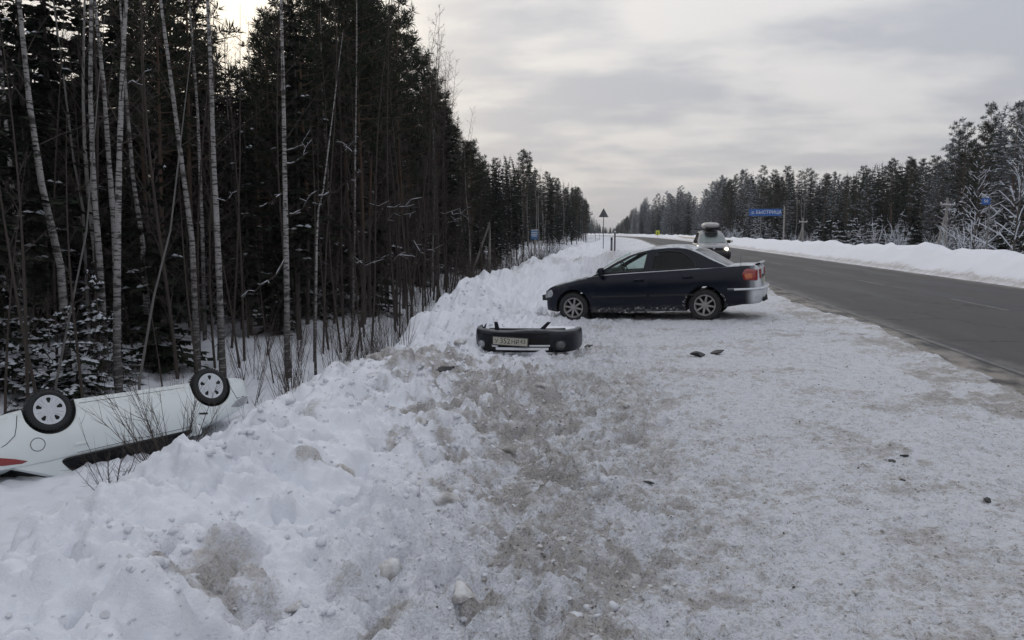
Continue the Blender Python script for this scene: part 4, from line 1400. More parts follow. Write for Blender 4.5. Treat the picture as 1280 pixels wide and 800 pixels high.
def spruce(seed, h=14.0, wide=2.1, base=.10, snow=.0, dens=1.0, blade=1.0):
    r = random.Random(seed)
    tr, cr, sn = MB(), MB(), MB()
    sway = [Vector((r.uniform(-.05, .05) * k, r.uniform(-.05, .05) * k, h * k / 7)) for k in range(8)]
    tr.tube(sway, [.105 * (1 - k / 7.3) * h / 14 + .010 for k in range(8)], 7)
    def axis(z):
        t = min(6.999, z / h * 7); k = int(t); f = t - k
        return sway[k] * (1 - f) + sway[k + 1] * f
    z = h * base
    for k in range(int(9 * dens)):                       # dead lower branches
        zz = r.uniform(.05, .28) * h
        a = r.uniform(0, 6.28); L = r.uniform(.5, 1.5)
        tr.tube([axis(zz), axis(zz) + Vector((math.cos(a) * L, math.sin(a) * L, -.15 * L))], [.014, .004], 3, 0, False)
    while z < h * .985:
        u = (z / h - base) / (1 - base)
        L0 = wide * (1 - u) ** .85 * (.55 + .45 * min(1, u * 6)) + .12
        nb = max(3, int((6 if u < .85 else 4) * dens))
        a0 = r.uniform(0, 6.28)
        for j in range(nb):
            if r.random() < .08:
                continue
            a = a0 + 6.283 * j / nb + r.uniform(-.35, .35)
            L = L0 * r.uniform(.62, 1.18)
            dr = r.uniform(.15, .42) * (1 - u) + .02 - .35 * max(0, u - .75)
            o = axis(z) + Vector((0, 0, r.uniform(-.12, .12)))
            hd = Vector((math.cos(a), math.sin(a), 0)); sd_ = Vector((-math.sin(a), math.cos(a), 0))
            K = 5 if L > .8 else 3
            prev = o
            for k in range(1, K + 1):
                t = k / K
                p = o + hd * L * t + Vector((0, 0, -dr * L * t + .22 * dr * L * t * t))
                leaf(cr, prev, (p - prev) * 1.15, (.065 + .05 * L) * blade, None)
                for s in (-1, 1):
                    tl = L * (.46 - .26 * t) * r.uniform(.7, 1.25)
                    d = (hd * r.uniform(.55, .9) + sd_ * s * r.uniform(.6, .95) + Vector((0, 0, r.uniform(-.40, -.08)))).normalized() * tl
                    leaf(cr, prev + (p - prev) * r.random(), d, (.06 + .09 * tl) * blade, Vector((r.uniform(-.4, .4), r.uniform(-.4, .4), 1)))
                    if r.random() < .55:                 # hanging twig
                        leaf(cr, prev, Vector((d.x * .45, d.y * .45, -.30 * tl - .06)), .05 * blade, hd)
                if snow and r.random() < snow * (1.15 - .5 * u):
                    snow_wedge(sn, prev, p + (p - prev) * .15, (.04 + .10 * L * (1 - t * .6)) * r.uniform(.6, 1.3), r.uniform(.03, .08), .03)
                    if r.random() < .6:
                        q = prev + sd_ * r.choice((-1, 1)) * .16 * L
                        snow_wedge(sn, q, q + hd * .24 * L - Vector((0, 0, .04)), .07 * L + .02, .05, .0)
                prev = p
        z += (.30 + .10 * r.random()) * (1.0 if u < .8 else .7) / dens ** .5
    out = [('trunk', tr, 'bark'), ('crown', cr, 'leaf')]
    if snow:
        out.append(('branch_snow', sn, 'snow'))
    return out

def tuft(cr, p, d, size, n, r):
    for k in range(n):
        q = Vector((r.gauss(0, 1), r.gauss(0, 1), r.gauss(0, .8) + .25))
        q = (q.normalized() * .9 + d * .5).normalized() * size * r.uniform(.6, 1.15)
        leaf(cr, p + q * r.uniform(0, .35), q, size * .062, Vector((r.uniform(-1, 1), r.uniform(-1, 1), r.uniform(-1, 1))))
def pine(seed, h=15.0, low=.45, wide=2.4, snow=0.0, nl=38, tn=26):
    r = random.Random(seed)
    tr, cr, sn = MB(), MB(), MB()
    ph = r.uniform(0, 6)
    ax = lambda z: Vector((.10 * math.sin(z * .4 + ph), .10 * math.cos(z * .33 + ph) - .1, z))
    tr.tube([ax(h * k / 10) for k in range(11)], [(.105 * (1 - .85 * k / 10)) * h / 15 for k in range(11)], 8)
    for k in range(16):                                  # dry stubs on the bare bole
        z = r.uniform(.12, low + .05) * h
        a = r.uniform(0, 6.28); L = r.uniform(.3, 1.5)
        d = Vector((math.cos(a), math.sin(a), r.uniform(-.3, .15)))
        tr.tube([ax(z), ax(z) + d * L * .6, ax(z) + d * L + Vector((0, 0, -.1))], [.018, .012, .004], 3, 0, False)
    for k in range(nl):
        u = (k + r.random()) / nl
        z = h * (low + (1 - low) * u * .985)
        L = wide * (1 - u) ** .6 * (.45 + .55 * min(1, u * 3.2)) * r.uniform(.55, 1.15) + .2
        a = k * 2.4 + r.uniform(-.6, .6)
        hd = Vector((math.cos(a), math.sin(a), 0))
        rise = r.uniform(-.05, .35) + .5 * u
        o = ax(z)
        pts = [o, o + hd * L * .5 + Vector((0, 0, rise * L * .35)), o + hd * L + Vector((0, 0, rise * L * .8))]
        tr.tube(pts, [.035 * (1 - u * .6), .022, .008], 4, 0, False)
        nc = max(3, int(L * 3.4))
        for c in range(nc):
            t = .35 + .65 * (c + r.random()) / nc
            p = pts[0] * (1 - t) ** 2 + pts[1] * 2 * t * (1 - t) + pts[2] * t * t
            sd_ = Vector((-hd.y, hd.x, 0)) * r.uniform(-.42, .42) * L * .7
            p = p + sd_ + Vector((0, 0, r.uniform(-.05, .18)))
            tuft(cr, p, (hd * .5 + Vector((0, 0, .5))), r.uniform(.26, .46), tn, r)
            if snow and r.random() < snow:
                q = p + Vector((0, 0, .10))
                e = (hd + Vector((r.uniform(-.5, .5), r.uniform(-.5, .5), -.1))) * r.uniform(.18, .34)
                snow_wedge(sn, q - e * .5, q + e, r.uniform(.10, .20), r.uniform(.05, .11))
    out = [('trunk', tr, 'bark'), ('crown', cr, 'leaf')]
    if snow:
        out.append(('branch_snow', sn, 'snow'))
    return out

def bare_crown(mb, r, axis, h, low, n, wide, upang=(.5, 1.1), fine=1.0, th=.022, sn=None, snp=0.0):
    for k in range(n):
        u = (k + r.random()) / n
        z = h * (low + (1 - low) * u)
        a = k * 2.4 + r.uniform(-.7, .7)
        L = wide * (1 - u * .75) * r.uniform(.5, 1.2)
        e = r.uniform(*upang)
        d = Vector((math.cos(a) * math.cos(e), math.sin(a) * math.cos(e), math.sin(e)))
        o = axis(z)
        pts = [o]
        for j in range(1, 5):
            d = (d + Vector((r.uniform(-.14, .14), r.uniform(-.14, .14), r.uniform(-.10, .12)))).normalized()
            pts.append(pts[-1] + d * L / 4)
        tk = th * (1 - u * .6)
        mb.tube(pts, [tk, tk * .75, tk * .55, tk * .35, tk * .15], 3, 0, False)
        if sn is not None:
            for j in range(4):
                if r.random() < snp:
                    sn.tube([pts[j] + Vector((0, 0, tk * .9)), pts[j + 1] + Vector((0, 0, tk * .8))], [tk * 1.25 + .008, tk + .006], 4, 0, False)
        for j in range(int(7 * fine)):
            t = .25 + .75 * (j + r.random()) / (7 * fine)
            i = min(3, int(t * 4)); f = t * 4 - i
            p = pts[i] * (1 - f) + pts[i + 1] * f
            q = (d + Vector((r.uniform(-.9, .9), r.uniform(-.9, .9), r.uniform(-.5, .6)))).normalized()
            l2 = L * r.uniform(.16, .38)
            p2 = p + q * l2 * .5
            p3 = p2 + (q + Vector((0, 0, r.uniform(-.5, .2)))).normalized() * l2 * .5
            mb.tube([p, p2, p3], [tk * .30, tk * .22, tk * .10], 3, 0, False)
            if sn is not None and r.random() < snp:
                sn.tube([p + Vector((0, 0, tk * .4)), p2 + Vector((0, 0, tk * .4)), p3 + Vector((0, 0, tk * .3))], [tk * .55 + .006, tk * .5 + .005, .004], 3, 0, False)
            for i3 in range(3):
                qq = (q + Vector((r.uniform(-.8, .8), r.uniform(-.8, .8), r.uniform(-.9, .3)))).normalized() * l2 * r.uniform(.3, .7)
                pp = p + (p3 - p) * r.random()
                leaf(mb, pp, qq, .0055)
def birch(seed, h=14.0, low=.35, n=26, wide=2.6, lean=.03, rad=.085, th=.022, snp=0.0, fine=1.0):
    r = random.Random(seed)
    tr, cr = MB(), MB()
    sn = MB() if snp else None
    lx, ly, ph = r.uniform(-lean, lean), r.uniform(-lean, lean), r.uniform(0, 6)
    ax = lambda z: Vector((lx * z + .12 * math.sin(z * .5 + ph), ly * z + .12 * math.cos(z * .43 + ph) - .1, z))
    tr.tube([ax(h * k / 14) for k in range(15)], [rad * (1 - .92 * k / 14) for k in range(15)], 8)
    bare_crown(cr, r, ax, h, low, n, wide, th=th, sn=sn, snp=snp, fine=fine)
    out = [('trunk', tr, 'birch'), ('crown', cr, 'twig')]
    if sn is not None:
        out.append(('branch_snow', sn, 'snow'))
    return out

def shrub(seed, h=1.6, stems=9, spread=.5, th=.010, snp=0.0, fine=1.0, upang=(.3, 1.0)):
    r = random.Random(seed)
    tr, sn = MB(), (MB() if snp else None)
    for k in range(stems):
        a = r.uniform(0, 6.28); e = r.uniform(.05, spread)
        d = Vector((math.cos(a) * e, math.sin(a) * e, 1)).normalized()
        L = h * r.uniform(.55, 1.1)
        o = Vector((math.cos(a) * .12 * r.random(), math.sin(a) * .12 * r.random(), -.25))
        pts = [o]
        for j in range(4):
            d = (d + Vector((r.uniform(-.10, .10), r.uniform(-.10, .10), .02))).normalized()
            pts.append(pts[-1] + d * (L + .25) / 4)
        tr.tube(pts, [th, th * .8, th * .65, th * .45, th * .2], 4, 0, False)
        if sn is not None:
            for j in range(4):
                if r.random() < snp:
                    sn.tube([pts[j] + Vector((0, 0, th)), pts[j + 1] + Vector((0, 0, th))], [th * 1.3 + .006, th + .004], 4, 0, False)
        for j in range(int(7 * fine)):
            t = .2 + .75 * r.random()
            i = min(3, int(t * 4)); p = pts[i] + (pts[i + 1] - pts[i]) * (t * 4 - i)
            q = (d + Vector((r.uniform(-1, 1), r.uniform(-1, 1), r.uniform(-.2, .6)))).normalized() * L * r.uniform(.12, .36)
            tr.tube([p, p + q * .5, p + q + Vector((0, 0, q.length * .12))], [th * .4, th * .3, th * .12], 3, 0, False)
            if sn is not None and r.random() < snp:
                sn.tube([p + Vector((0, 0, th * .5)), p + q + Vector((0, 0, q.length * .12 + th * .5))], [th * .9 + .006, .004], 4, 0, False)
    out = [('stem', tr, 'twig')]
    if sn is not None:
        out.append(('branch_snow', sn, 'snow'))
    return out

def tree_kind(parts, mats):
    """meshes of one tree, ready to be shared by its copies"""
    return [(nm, mb.build(nm, mats[key], None, 60 if nm == 'trunk' else None, False)) for nm, mb, key in parts]
def plant(kind, name, loc, rz, sc, label, cat, group=None, tilt=(0, 0)):
    e = empty(name, loc, rz)
    e.scale = (sc, sc, sc) if not hasattr(sc, '__len__') else sc
    e.rotation_euler = (tilt[0], tilt[1], rz)
    tag(e, label, cat, group)
    for nm, me in kind:
        o = link(nm, me, e)
        if nm in ('branch_snow', 'stem', 'crown'):
            o['kind'] = 'stuff'
    return e

DK = dict(bark=m_bark, leaf=m_spruce, snow=m_treesnow, birch=m_birch, twig=m_twig)
DP = dict(DK, bark=m_pbark, leaf=m_pine)
FS = dict(DK, leaf=m_spruce_f)
FP = dict(DP, leaf=m_pine_f)
BF = dict(DK, birch=m_birch_far, twig=m_twig_r)
K_spruce = [tree_kind(spruce(10 + i, 14, w, b, .03, d, 1.25), DK) for i, (w, b, d) in enumerate(((2.0, .10, 1.0), (2.4, .16, 1.0), (1.7, .07, 1.1), (2.2, .22, .9)))]
K_pine = [tree_kind(pine(30 + i, 15, l, w), DP) for i, (l, w) in enumerate(((.42, 2.3), (.55, 2.0), (.35, 2.6), (.5, 2.4)))]
K_birch = [tree_kind(birch(50 + i, 14, l, n, w), BF) for i, (l, n, w) in enumerate(((.35, 26, 2.2), (.42, 30, 2.6), (.28, 24, 1.9)))]
K_frost_spruce = [tree_kind(spruce(70 + i, 14, w, .06, .75, 1.0), FS) for i, w in enumerate((2.4, 2.0, 2.8))]
K_frost_pine = [tree_kind(pine(80 + i, 15, l, w, .5, 44, 26), FP) for i, (l, w) in enumerate(((.28, 3.0), (.35, 2.6)))]
K_small = [tree_kind(spruce(90 + i, 3.2, 1.1, .03, .95, .9, 1.1), DK) for i in range(3)]
K_low = [tree_kind(spruce(95 + i, 5.0, 1.45, .02, .05, 1.2, 1.3), DK) for i in range(2)]
K_shrub = [tree_kind(shrub(100 + i, 1.7, 9, .45, .0085), DK) for i in range(4)]
K_thick = [tree_kind(shrub(105 + i, 1.7, 13, .6, .011, 0, 1.7), DK) for i in range(3)]
K_sapling = [tree_kind(birch(110 + i, 6.5, .25, 12, 1.1, .06, .032, .010), dict(DK, birch=m_twig)) for i in range(4)]
K_thin = [tree_kind(birch(140 + i, 12, .06, 46, 1.9, .05, .042, .013, 0, 1.3), dict(DK, birch=m_twig)) for i in range(4)]
K_snowshrub = [tree_kind(shrub(120 + i, 3.0, 12, .8, .014, .42, 1.6), DK) for i in range(3)]
K_snowtree = [tree_kind(birch(130 + i, 10, .08, 44, 3.6, .02, .09, .026, .55), dict(BF, birch=m_bark)) for i in range(2)]

# how high the tree line stands along the photograph's skyline
SKY = [(-400, -260), (0, -200), (255, -160), (262, 40), (285, 78), (330, 85), (342, 20), (360, -60), (430, -70), (480, -60), (520, -20), (535, 70), (560, 105), (580, 150), (592, 190), (612, 196), (655, 184), (680, 212),
       (705, 222), (725, 232), (742, 268), (752, 282), (768, 283), (782, 270), (795, 255), (812, 244), (850, 232), (872, 246), (893, 222), (950, 206), (1000, 206), (1050, 214), (1100, 200),
       (1150, 193), (1178, 196), (1188, 142), (1230, 128), (1262, 112), (1300, 95), (1700, 90)]
def sky_y(px):
    return float(np.interp(px, [a for a, b in SKY], [b for a, b in SKY]))
def cap_height(x, y):
    q = to_px((x, y, 1.65))
    if q is None:
        return 30.0, -999
    d = math.hypot(x, y)
    dep = (CAM_M.transposed() @ Vector((x, y, 0))).z * -1
    dep = abs((CAM_M.transposed() @ (Vector((x, y, 1.65)) - Vector((0, 0, CAM_Z)))).z)
    top = at_depth(q[0], sky_y(q[0]), dep).z
    return top, q[0]

tr_ = random.Random(42)
placed = []
def free(x, y, dmin):
    for a, b in placed:
        if (a - x) ** 2 + (b - y) ** 2 < dmin * dmin:
            return False
    placed.append((x, y))
    return True
def left_edge(y):
    return float(np.interp(y, [0, 9, 13, 16, 20, 30, 60, 120, 400], [-12.5, -12, -10.6, -9.2, -8.0, -7.6, -8.3, -7.8, -6.0])) - float(bend(y))

def bough(parent, name, a, b, th, seed):
    """a crooked limb with side twigs, snow lying along it in broken stretches"""
    r = random.Random(seed)
    v = b - a
    L = v.length
    n = 7
    pts = [a + v * (k / n) + Vector((r.gauss(0, .025), r.gauss(0, .025), r.gauss(0, .03) - .10 * math.sin(math.pi * k / n))) * L * (0 if k == 0 else 1) for k in range(n + 1)]
    rad = [th * .8 * (1 - .8 * k / n) for k in range(n + 1)]
    mb, sn = MB(), MB()
    mb.tube(pts, rad, 5)
    k = 0
    while k < n:
        if r.random() < .75:
            h = th * r.uniform(.35, .85) * (1 - .5 * k / n)
            q = [pts[k], pts[k].lerp(pts[k + 1], .5), pts[k + 1]]
            sn.tube([p_ + Vector((0, 0, rad[k] + h * .3)) for p_ in q], [h * .5, h, h * .45], 6)
        k += 1
    for j in range(6):
        k = r.randrange(1, n)
        d = (v.normalized() * r.uniform(.3, 1) + Vector((r.gauss(0, .6), r.gauss(0, .6), r.uniform(-.5, .6)))).normalized() * L * r.uniform(.10, .30)
        mb.tube([pts[k], pts[k] + d * .5 + Vector((0, 0, -.02)), pts[k] + d], [rad[k] * .5, rad[k] * .35, rad[k] * .12], 4)
        if r.random() < .5:
            sn.tube([pts[k] + Vector((0, 0, rad[k] * .5)), pts[k] + d * .6 + Vector((0, 0, rad[k] * .4))], [th * .3, th * .15], 4)
    br = mb.build(name, m_twig, parent, 60)
    o = sn.build('branch_snow', m_treesnow, br, 60)
    o['kind'] = 'stuff'

# the birches that stand out behind the overturned car, each on its own line
def line_birch(label, name, line, dia, dep, mat_trunk, mat_twig, crown=18, kids=(), group=None, cat='birch'):
    """line: points of the photograph the trunk passes, from the top down; kids: snow-carrying side branches"""
    pts = [at_depth(px, py, dep) for px, py in line]
    foot = pts[-1] + (pts[-1] - pts[-2]).normalized() * .1
    base = Vector((foot.x, foot.y, 0)); base.z = gz(base.x, base.y) - .15
    d = (pts[0] - pts[1]).normalized()
    top = pts[0] + (d + Vector((0, 0, .8))).normalized() * 4.0
    if base.z > pts[-1].z - .2:
        pts = [p for p in pts if p.z > base.z + .4]
    full = [top] + pts + [base]
    full.reverse()
    e = empty(name, base)
    tag(e, label, cat, group)
    full = [p - base for p in full]
    H = full[-1].z
    dense = []
    for a, b in zip(full[:-1], full[1:]):
        for k in range(4):
            dense.append(a.lerp(b, k / 4))
    dense.append(full[-1])
    tr = MB()
    tr.tube(dense, [dia / 2 * (.98 - .85 * max(0, p.z) / H) * (1 + .06 * math.sin(5.1 * p.z + dep)) for p in dense], 10)
    tr.build('trunk', mat_trunk, e, 60)
    def ax(z):
        for a, b in zip(full[:-1], full[1:]):
            if a.z <= z <= b.z:
                return a.lerp(b, (z - a.z) / max(1e-6, b.z - a.z))
        return full[-1]
    if crown:
        cr = MB()
        r = random.Random(hash(label) % 1000 if False else len(label) * 7 + int(line[0][0]))
        bare_crown(cr, r, ax, H, .42, crown, 1.9, fine=.8, th=.016)
        cr.build('crown', mat_twig, e)
    for (ax_, ay_), (bx_, by_), th in kids:
        a, b = at_depth(ax_, ay_, dep) - base, at_depth(bx_, by_, dep - .5) - base
        bough(e, 'branch', a, b, th, int(ax_ + ay_))
    placed.append((base.x, base.y))
    return e
BL = [
    ('thick pale birch leaning across the far left edge of the wood', [(23, -5), (37, 130), (52, 230), (76, 335)], .185, 15.6, ()),
    ('thin birch at the picture edge, outermost of the pale trunks', [(-4, 20), (8, 160), (22, 300), (27, 420)], .15, 19.5, ()),
    ('straight birch, left one of a close pair behind the overturned car', [(114, -5), (113, 120), (117, 230), (126, 345), (131, 440)], .165, 16.8, ()),
    ('curving birch close beside the straight birch of the pair', [(119, 8), (130, 110), (136, 200), (143, 290), (148, 430)], .165, 17.6, ()),
    ('bright white birch with heavy black marks, third of the trio behind the car', [(158, -5), (153, 90), (149, 200), (147, 300), (146, 440)], .175, 15.9, (((160, 105), (192, 80), .018),)),
    ('dim birch tucked just behind the bright marked birch', [(158, 120), (166, 220), (178, 300), (186, 430)], .16, 20.0, ()),
    ('spotted birch leaning to the right midway along the wood', [(200, -5), (215, 110), (228, 210), (240, 300), (246, 440)], .165, 18.4, ()),
    ('faint slim birch deep between two spotted birches', [(236, -5), (247, 140), (253, 290), (256, 420)], .13, 22.0, ()),
    ('spotted birch standing above the front wheel of the overturned car', [(259, -5), (264, 100), (267, 200), (272, 300), (277, 430)], .17, 18.0, (((270, 250), (297, 237), .02),)),
    ('birch with snow-laden side branches standing near the snowy clearing', [(351, -10), (354, 100), (356, 220), (358, 330), (359, 430)], .165, 19.5,
     (((357, 323), (305, 371), .030), ((357, 272), (395, 238), .026), ((358, 205), (391, 176), .022), ((356, 190), (388, 166), .022), ((357, 238), (318, 260), .018))),
    ('crooked young birch whose snowy bough bends over to the right', [(404, 238), (398, 262), (396, 300), (394, 440)], .075, 20.0, (((398, 245), (446, 215), .024), ((445, 215), (455, 212), .014), ((446, 190), (424, 176), .02))),
    ('very thin pale birch in front of the dark pines', [(446, 60), (444, 200), (443, 300), (440, 430)], .085, 25.0, ()),
]
for lb, ln, dia, dep, kids in BL:
    line_birch(lb, 'birch_tree', ln, dia, dep, m_birch, m_twig, 14 if dia > .1 else 0, kids)
GREY = [([(66, -5), (80, 100), (92, 200), (104, 262), (112, 430)], .085, 20), ([(213, 288), (192, 372), (174, 478)], .06, 15.5), ([(108, 290), (86, 400), (70, 480)], .055, 15.0),
        ([(300, 200), (296, 330), (290, 450)], .07, 21), ([(418, 160), (408, 300), (404, 440)], .06, 22)]
for i, (ln, dia, dep) in enumerate(GREY):
    line_birch(('grey slender sapling trunk rising through the undergrowth', 'snow-dusted pole leaning right behind the overturned car', 'snow-dusted pole leaning over the rear wheel of the overturned car',
                'thin grey trunk above the snowy clearing', 'thin grey trunk beside the crooked young birch')[i], 'sapling', ln, dia, dep, m_twig if i > 2 else m_greywood, m_twig, 0, (), None, 'sapling')

# long snowy boughs that reach out of the dark edge
for i, (a, b, dep, th) in enumerate((((461, 255), (528, 243), 24, .030), ((472, 268), (522, 261), 24, .020), ((470, 315), (520, 318), 22, .022), ((505, 300), (548, 308), 24, .022),
                                     ((420, 178), (448, 166), 22, .022), ((545, 262), (590, 258), 27, .020), ((552, 278), (578, 262), 27, .022), ((440, 322), (470, 325), 20, .020))):
    pa, pb = at_depth(*a, dep + 1.5), at_depth(*b, dep)
    e = empty('dead_bough', pa)
    tag(e, ('longest snowy bough reaching out of the pine edge', 'short snowy bough under the longest bough', 'low snowy bough near the ditch shrubs', 'drooping snowy bough among grey saplings',
            'snowy bough beside the thin pale birch', 'snowy bough at the far end of the near wood', 'upward snowy bough at the far end of the near wood', 'small snowy bough left of the low bough')[i], 'branch')
    bough(e, 'wood', Vector(), pb - pa, th, i * 7 + 3)

# left-hand forest
n_left = 0
tries = 0
cnt = {}
while n_left < 330 and tries < 14000:
    tries += 1
    t = tr_.random()
    if t < .66:
        y = tr_.uniform(10, 62); x = left_edge(y) - .4 - abs(tr_.gauss(0, 8.5))
        dm = 1.25
    else:
        y = 55 + (tr_.random() ** 1.4) * 330; x = left_edge(y) - abs(tr_.gauss(0, 4.5))
        dm = 1.9
    if x < -42 or x / y < -1.05:
        continue
    top, px = cap_height(x, y)
    if px < -60 or math.hypot(x, y) < 17.5:
        continue
    z0 = gz(x, y)
    H = min(top - z0, tr_.uniform(10, 18.0)) * tr_.uniform(.84, 1.0)
    if H < 4.5 or not free(x, y, dm):
        continue
    u = tr_.random()
    front = x > left_edge(y) - 5
    if 600 < px < 760:
        ks = 'birch' if (u < .34 and y > 70 and front) else ('spruce' if u < .75 else 'pine')
    elif 345 < px < 600:
        ks = 'pine' if u < .68 else ('spruce' if u < .86 else 'birch')
    else:
        ks = 'spruce' if u < .62 else ('pine' if u < .93 else 'birch')
    rz = tr_.uniform(0, 6.28)
    near_ = 'front row' if front else 'depth'
    zone = 'beside the overturned car' if px < 330 else ('above the shrubby ditch' if px < 560 else 'toward the vanishing road')
    g_ = f'{ks}s in the {near_} of the wood {zone}'
    if ks == 'spruce':
        plant(tr_.choice(K_spruce), 'spruce_tree', (x, y, z0 - .1), rz, H / 14, f'dark spruce in the {near_} of the wood {zone}', 'spruce', g_)
    elif ks == 'pine':
        plant(tr_.choice(K_pine), 'pine_tree', (x, y, z0 - .1), rz, H / 15, f'bare-stemmed dark pine in the {near_} of the wood {zone}', 'pine', g_)
    else:
        plant(tr_.choice(K_birch), 'birch_tree', (x, y, z0 - .1), rz, H / 14, f'slim pale birch in the {near_} of the wood {zone}', 'birch', g_)
    n_left += 1

# thin dark bare trees that stand between the photographer and the conifers
n_thin = 0
for k in range(900):
    y = tr_.uniform(14, 44); x = left_edge(y) - tr_.uniform(-.6, 7)
    top, px = cap_height(x, y)
    if px < -40 or px > 585 or math.hypot(x, y) < 17.3 or n_thin >= 95:
        continue
    z0 = gz(x, y)
    H = min(top + 1.0 - z0, tr_.uniform(8, 14))
    if H < 6 or not free(x, y, .55):
        continue
    plant(tr_.choice(K_thin), 'bare_tree', (x, y, z0 - .1), tr_.uniform(0, 6.28), H / 12, 'thin dark leafless tree in front of the conifers left of the verge', 'tree', 'thin bare trees in front of the conifers', (tr_.uniform(-.06, .06), tr_.uniform(-.06, .06)))
    n_thin += 1

# young spruces heaped with snow behind the overturned car
for i, (px, dep, hh, lb) in enumerate(((6, 15.2, 2.6, 'young spruce loaded with snow at the picture edge'), (36, 16.0, 2.3, 'young spruce loaded with snow behind the rear wheel'), (66, 15.4, 1.7, 'low snow-covered spruce right above the rear tyre'),
                                       (98, 15.6, 2.2, 'snow-heaped young spruce behind the rear door'), (124, 16.6, 2.6, 'tallest snow-heaped young spruce behind the rear door'), (150, 17.2, 1.6, 'small snowy spruce between birch trunks'))):
    p = at_depth(px, 480, dep)
    z0 = gz(p.x, p.y)
    plant(K_small[i % 3], 'young_spruce', (p.x, p.y, z0 - .05), i * 1.7, hh / 3.2, lb, 'spruce')
# dark undergrowth of young spruces inside the wood
for k in range(520):
    y = tr_.uniform(13, 60); x = left_edge(y) - 1.2 - abs(tr_.gauss(0, 6))
    top, px = cap_height(x, y)
    if px < -60 or math.hypot(x, y) < 18.5 or not free(x, y, .8):
        continue
    if tr_.random() < .22:
        plant(K_small[k % 3], 'young_spruce', (x, y, gz(x, y) - .05), tr_.uniform(0, 6.28), tr_.uniform(.5, 1.3), 'small snow-dusted spruce in the undergrowth of the wood', 'spruce', 'undergrowth spruces with snow')
    else:
        s_ = tr_.uniform(2.0, 5.5)
        plant(K_low[k % 2], 'young_spruce', (x, y, gz(x, y) - .05), tr_.uniform(0, 6.28), s_ / 5.0, 'dark young spruce in the undergrowth of the wood', 'spruce', 'dark undergrowth spruces')
# bare saplings and whips along the ditch
for k in range(330):
    if k < 200:
        y = 12.5 + tr_.random() ** 1.3 * 30; x = left_edge(y) + tr_.uniform(-1.5, 2.0)
    else:
        y = tr_.uniform(16, 75); x = left_edge(y) + tr_.gauss(.8, 1.3)
    top, px = cap_height(x, y)
    if px < -60 or x > -4.6 or (y < 15 and x > -9.8):
        continue
    if not free(x, y, .45):
        continue
    z0 = gz(x, y)
    if tr_.random() < .62 and x < left_edge(y) + 1.2:
        H = tr_.uniform(2.5, 7.5)
        plant(tr_.choice(K_sapling), 'sapling', (x, y, z0 - .1), tr_.uniform(0, 6.28), H / 6.5, 'bare dark sapling standing in the snow along the ditch', 'sapling', 'bare saplings along the ditch', (tr_.uniform(-.08, .08), tr_.uniform(-.08, .08)))
    else:
        plant(tr_.choice(K_shrub), 'bare_shrub', (x, y, z0), tr_.uniform(0, 6.28), tr_.uniform(.5, 1.15), 'bare leafless shrub poking through the ditch snow', 'shrub', 'bare shrubs along the ditch')
for k in range(26):
    y = tr_.uniform(7.5, 22); x = float(crest_x(np.array(y))) - tr_.uniform(.5, 2.2)
    plant(K_shrub[k % 4], 'dry_plant', (x, y, gz(x, y) + .12), tr_.uniform(0, 6.28), tr_.uniform(.28, .6), 'few dry stems poking out of the outer side of the snow bank', 'shrub', 'dry stems on the snow bank')
for i, (px, py, dep, sc, tl, lb) in enumerate(((203, 545, 11.0, .72, (.0, -.42), 'larger leafless shrub bending over the flank of the overturned car'), (136, 567, 10.3, .52, (.0, -.5), 'smaller leafless shrub over the dark windows of the overturned car'),
                                              (224, 540, 11.6, .60, (.0, -.15), 'upright twigs by the front door of the overturned car'))):
    p = at_depth(px, py, dep)
    plant(K_thick[i], 'bare_shrub', (p.x, p.y, min(p.z, gz(p.x, p.y) + .25)), i * 2.0, (sc * 1.1, sc * 1.1, sc * 1.2), lb, 'shrub', None, tl)

# right-hand forest
n_right = 0
tries = 0
while n_right < 330 and tries < 12000:
    tries += 1
    y = 38 + (tr_.random() ** 1.35) * 440
    edge = np.interp(y, [40, 70, 120, 200, 460], [29, 30, 28, 24, 19]) - float(bend(y))
    x = edge + abs(tr_.gauss(0, 6 + y * .015))
    top, px = cap_height(x, y)
    if px > 1380 or px < 765:
        continue
    z0 = gz(x, y)
    H = min(top - z0, tr_.uniform(12, 20)) * tr_.uniform(.84, 1.0)
    if H < 5.5 or not free(x, y, 1.8):
        continue
    rz = tr_.uniform(0, 6.28)
    u = tr_.random()
    front = x < edge + 5
    if px > 1165:
        ks = 'fpine' if u < .7 else ('frost' if u < .85 else 'pine')
    elif 790 < px < 905:
        ks = ('fpine' if u < .5 else 'frost') if u < .9 else 'spruce'
    elif px <= 790:
        ks = 'birch' if u < .4 else 'pine'
    else:
        ks = ('frost' if u < .08 else 'fpine') if (front and u < .26) else ('spruce' if u < .42 else ('pine' if u < .80 else 'birch'))
    row = 'front row' if front else 'depth'
    zone = 'near the kilometre plate' if px > 1150 else ('behind the river sign' if px > 905 else 'at the far end')
    g_ = f'{ks} trees, {row}, {zone}'
    lbs = {'spruce': f'dark spruce in the {row} of the wood across the road {zone}', 'pine': f'dark pine in the {row} of the wood across the road {zone}',
           'birch': f'bare birch in the {row} of the wood across the road {zone}', 'frost': f'frosted spruce in the {row} of the wood across the road {zone}',
           'fpine': f'snow-laden pine in the {row} of the wood across the road {zone}'}
    nm, ks_, den_ = {'spruce': ('spruce_tree', K_spruce, 14), 'pine': ('pine_tree', K_pine, 15), 'birch': ('birch_tree', K_birch, 14), 'frost': ('frosted_spruce_tree', K_frost_spruce, 14),
                     'fpine': ('snowy_pine_tree', K_frost_pine, 15)}[ks]
    plant(tr_.choice(ks_), nm, (x, y, z0 - .1), rz, H / den_, lbs[ks], nm.split('_')[-2], g_)
    n_right += 1
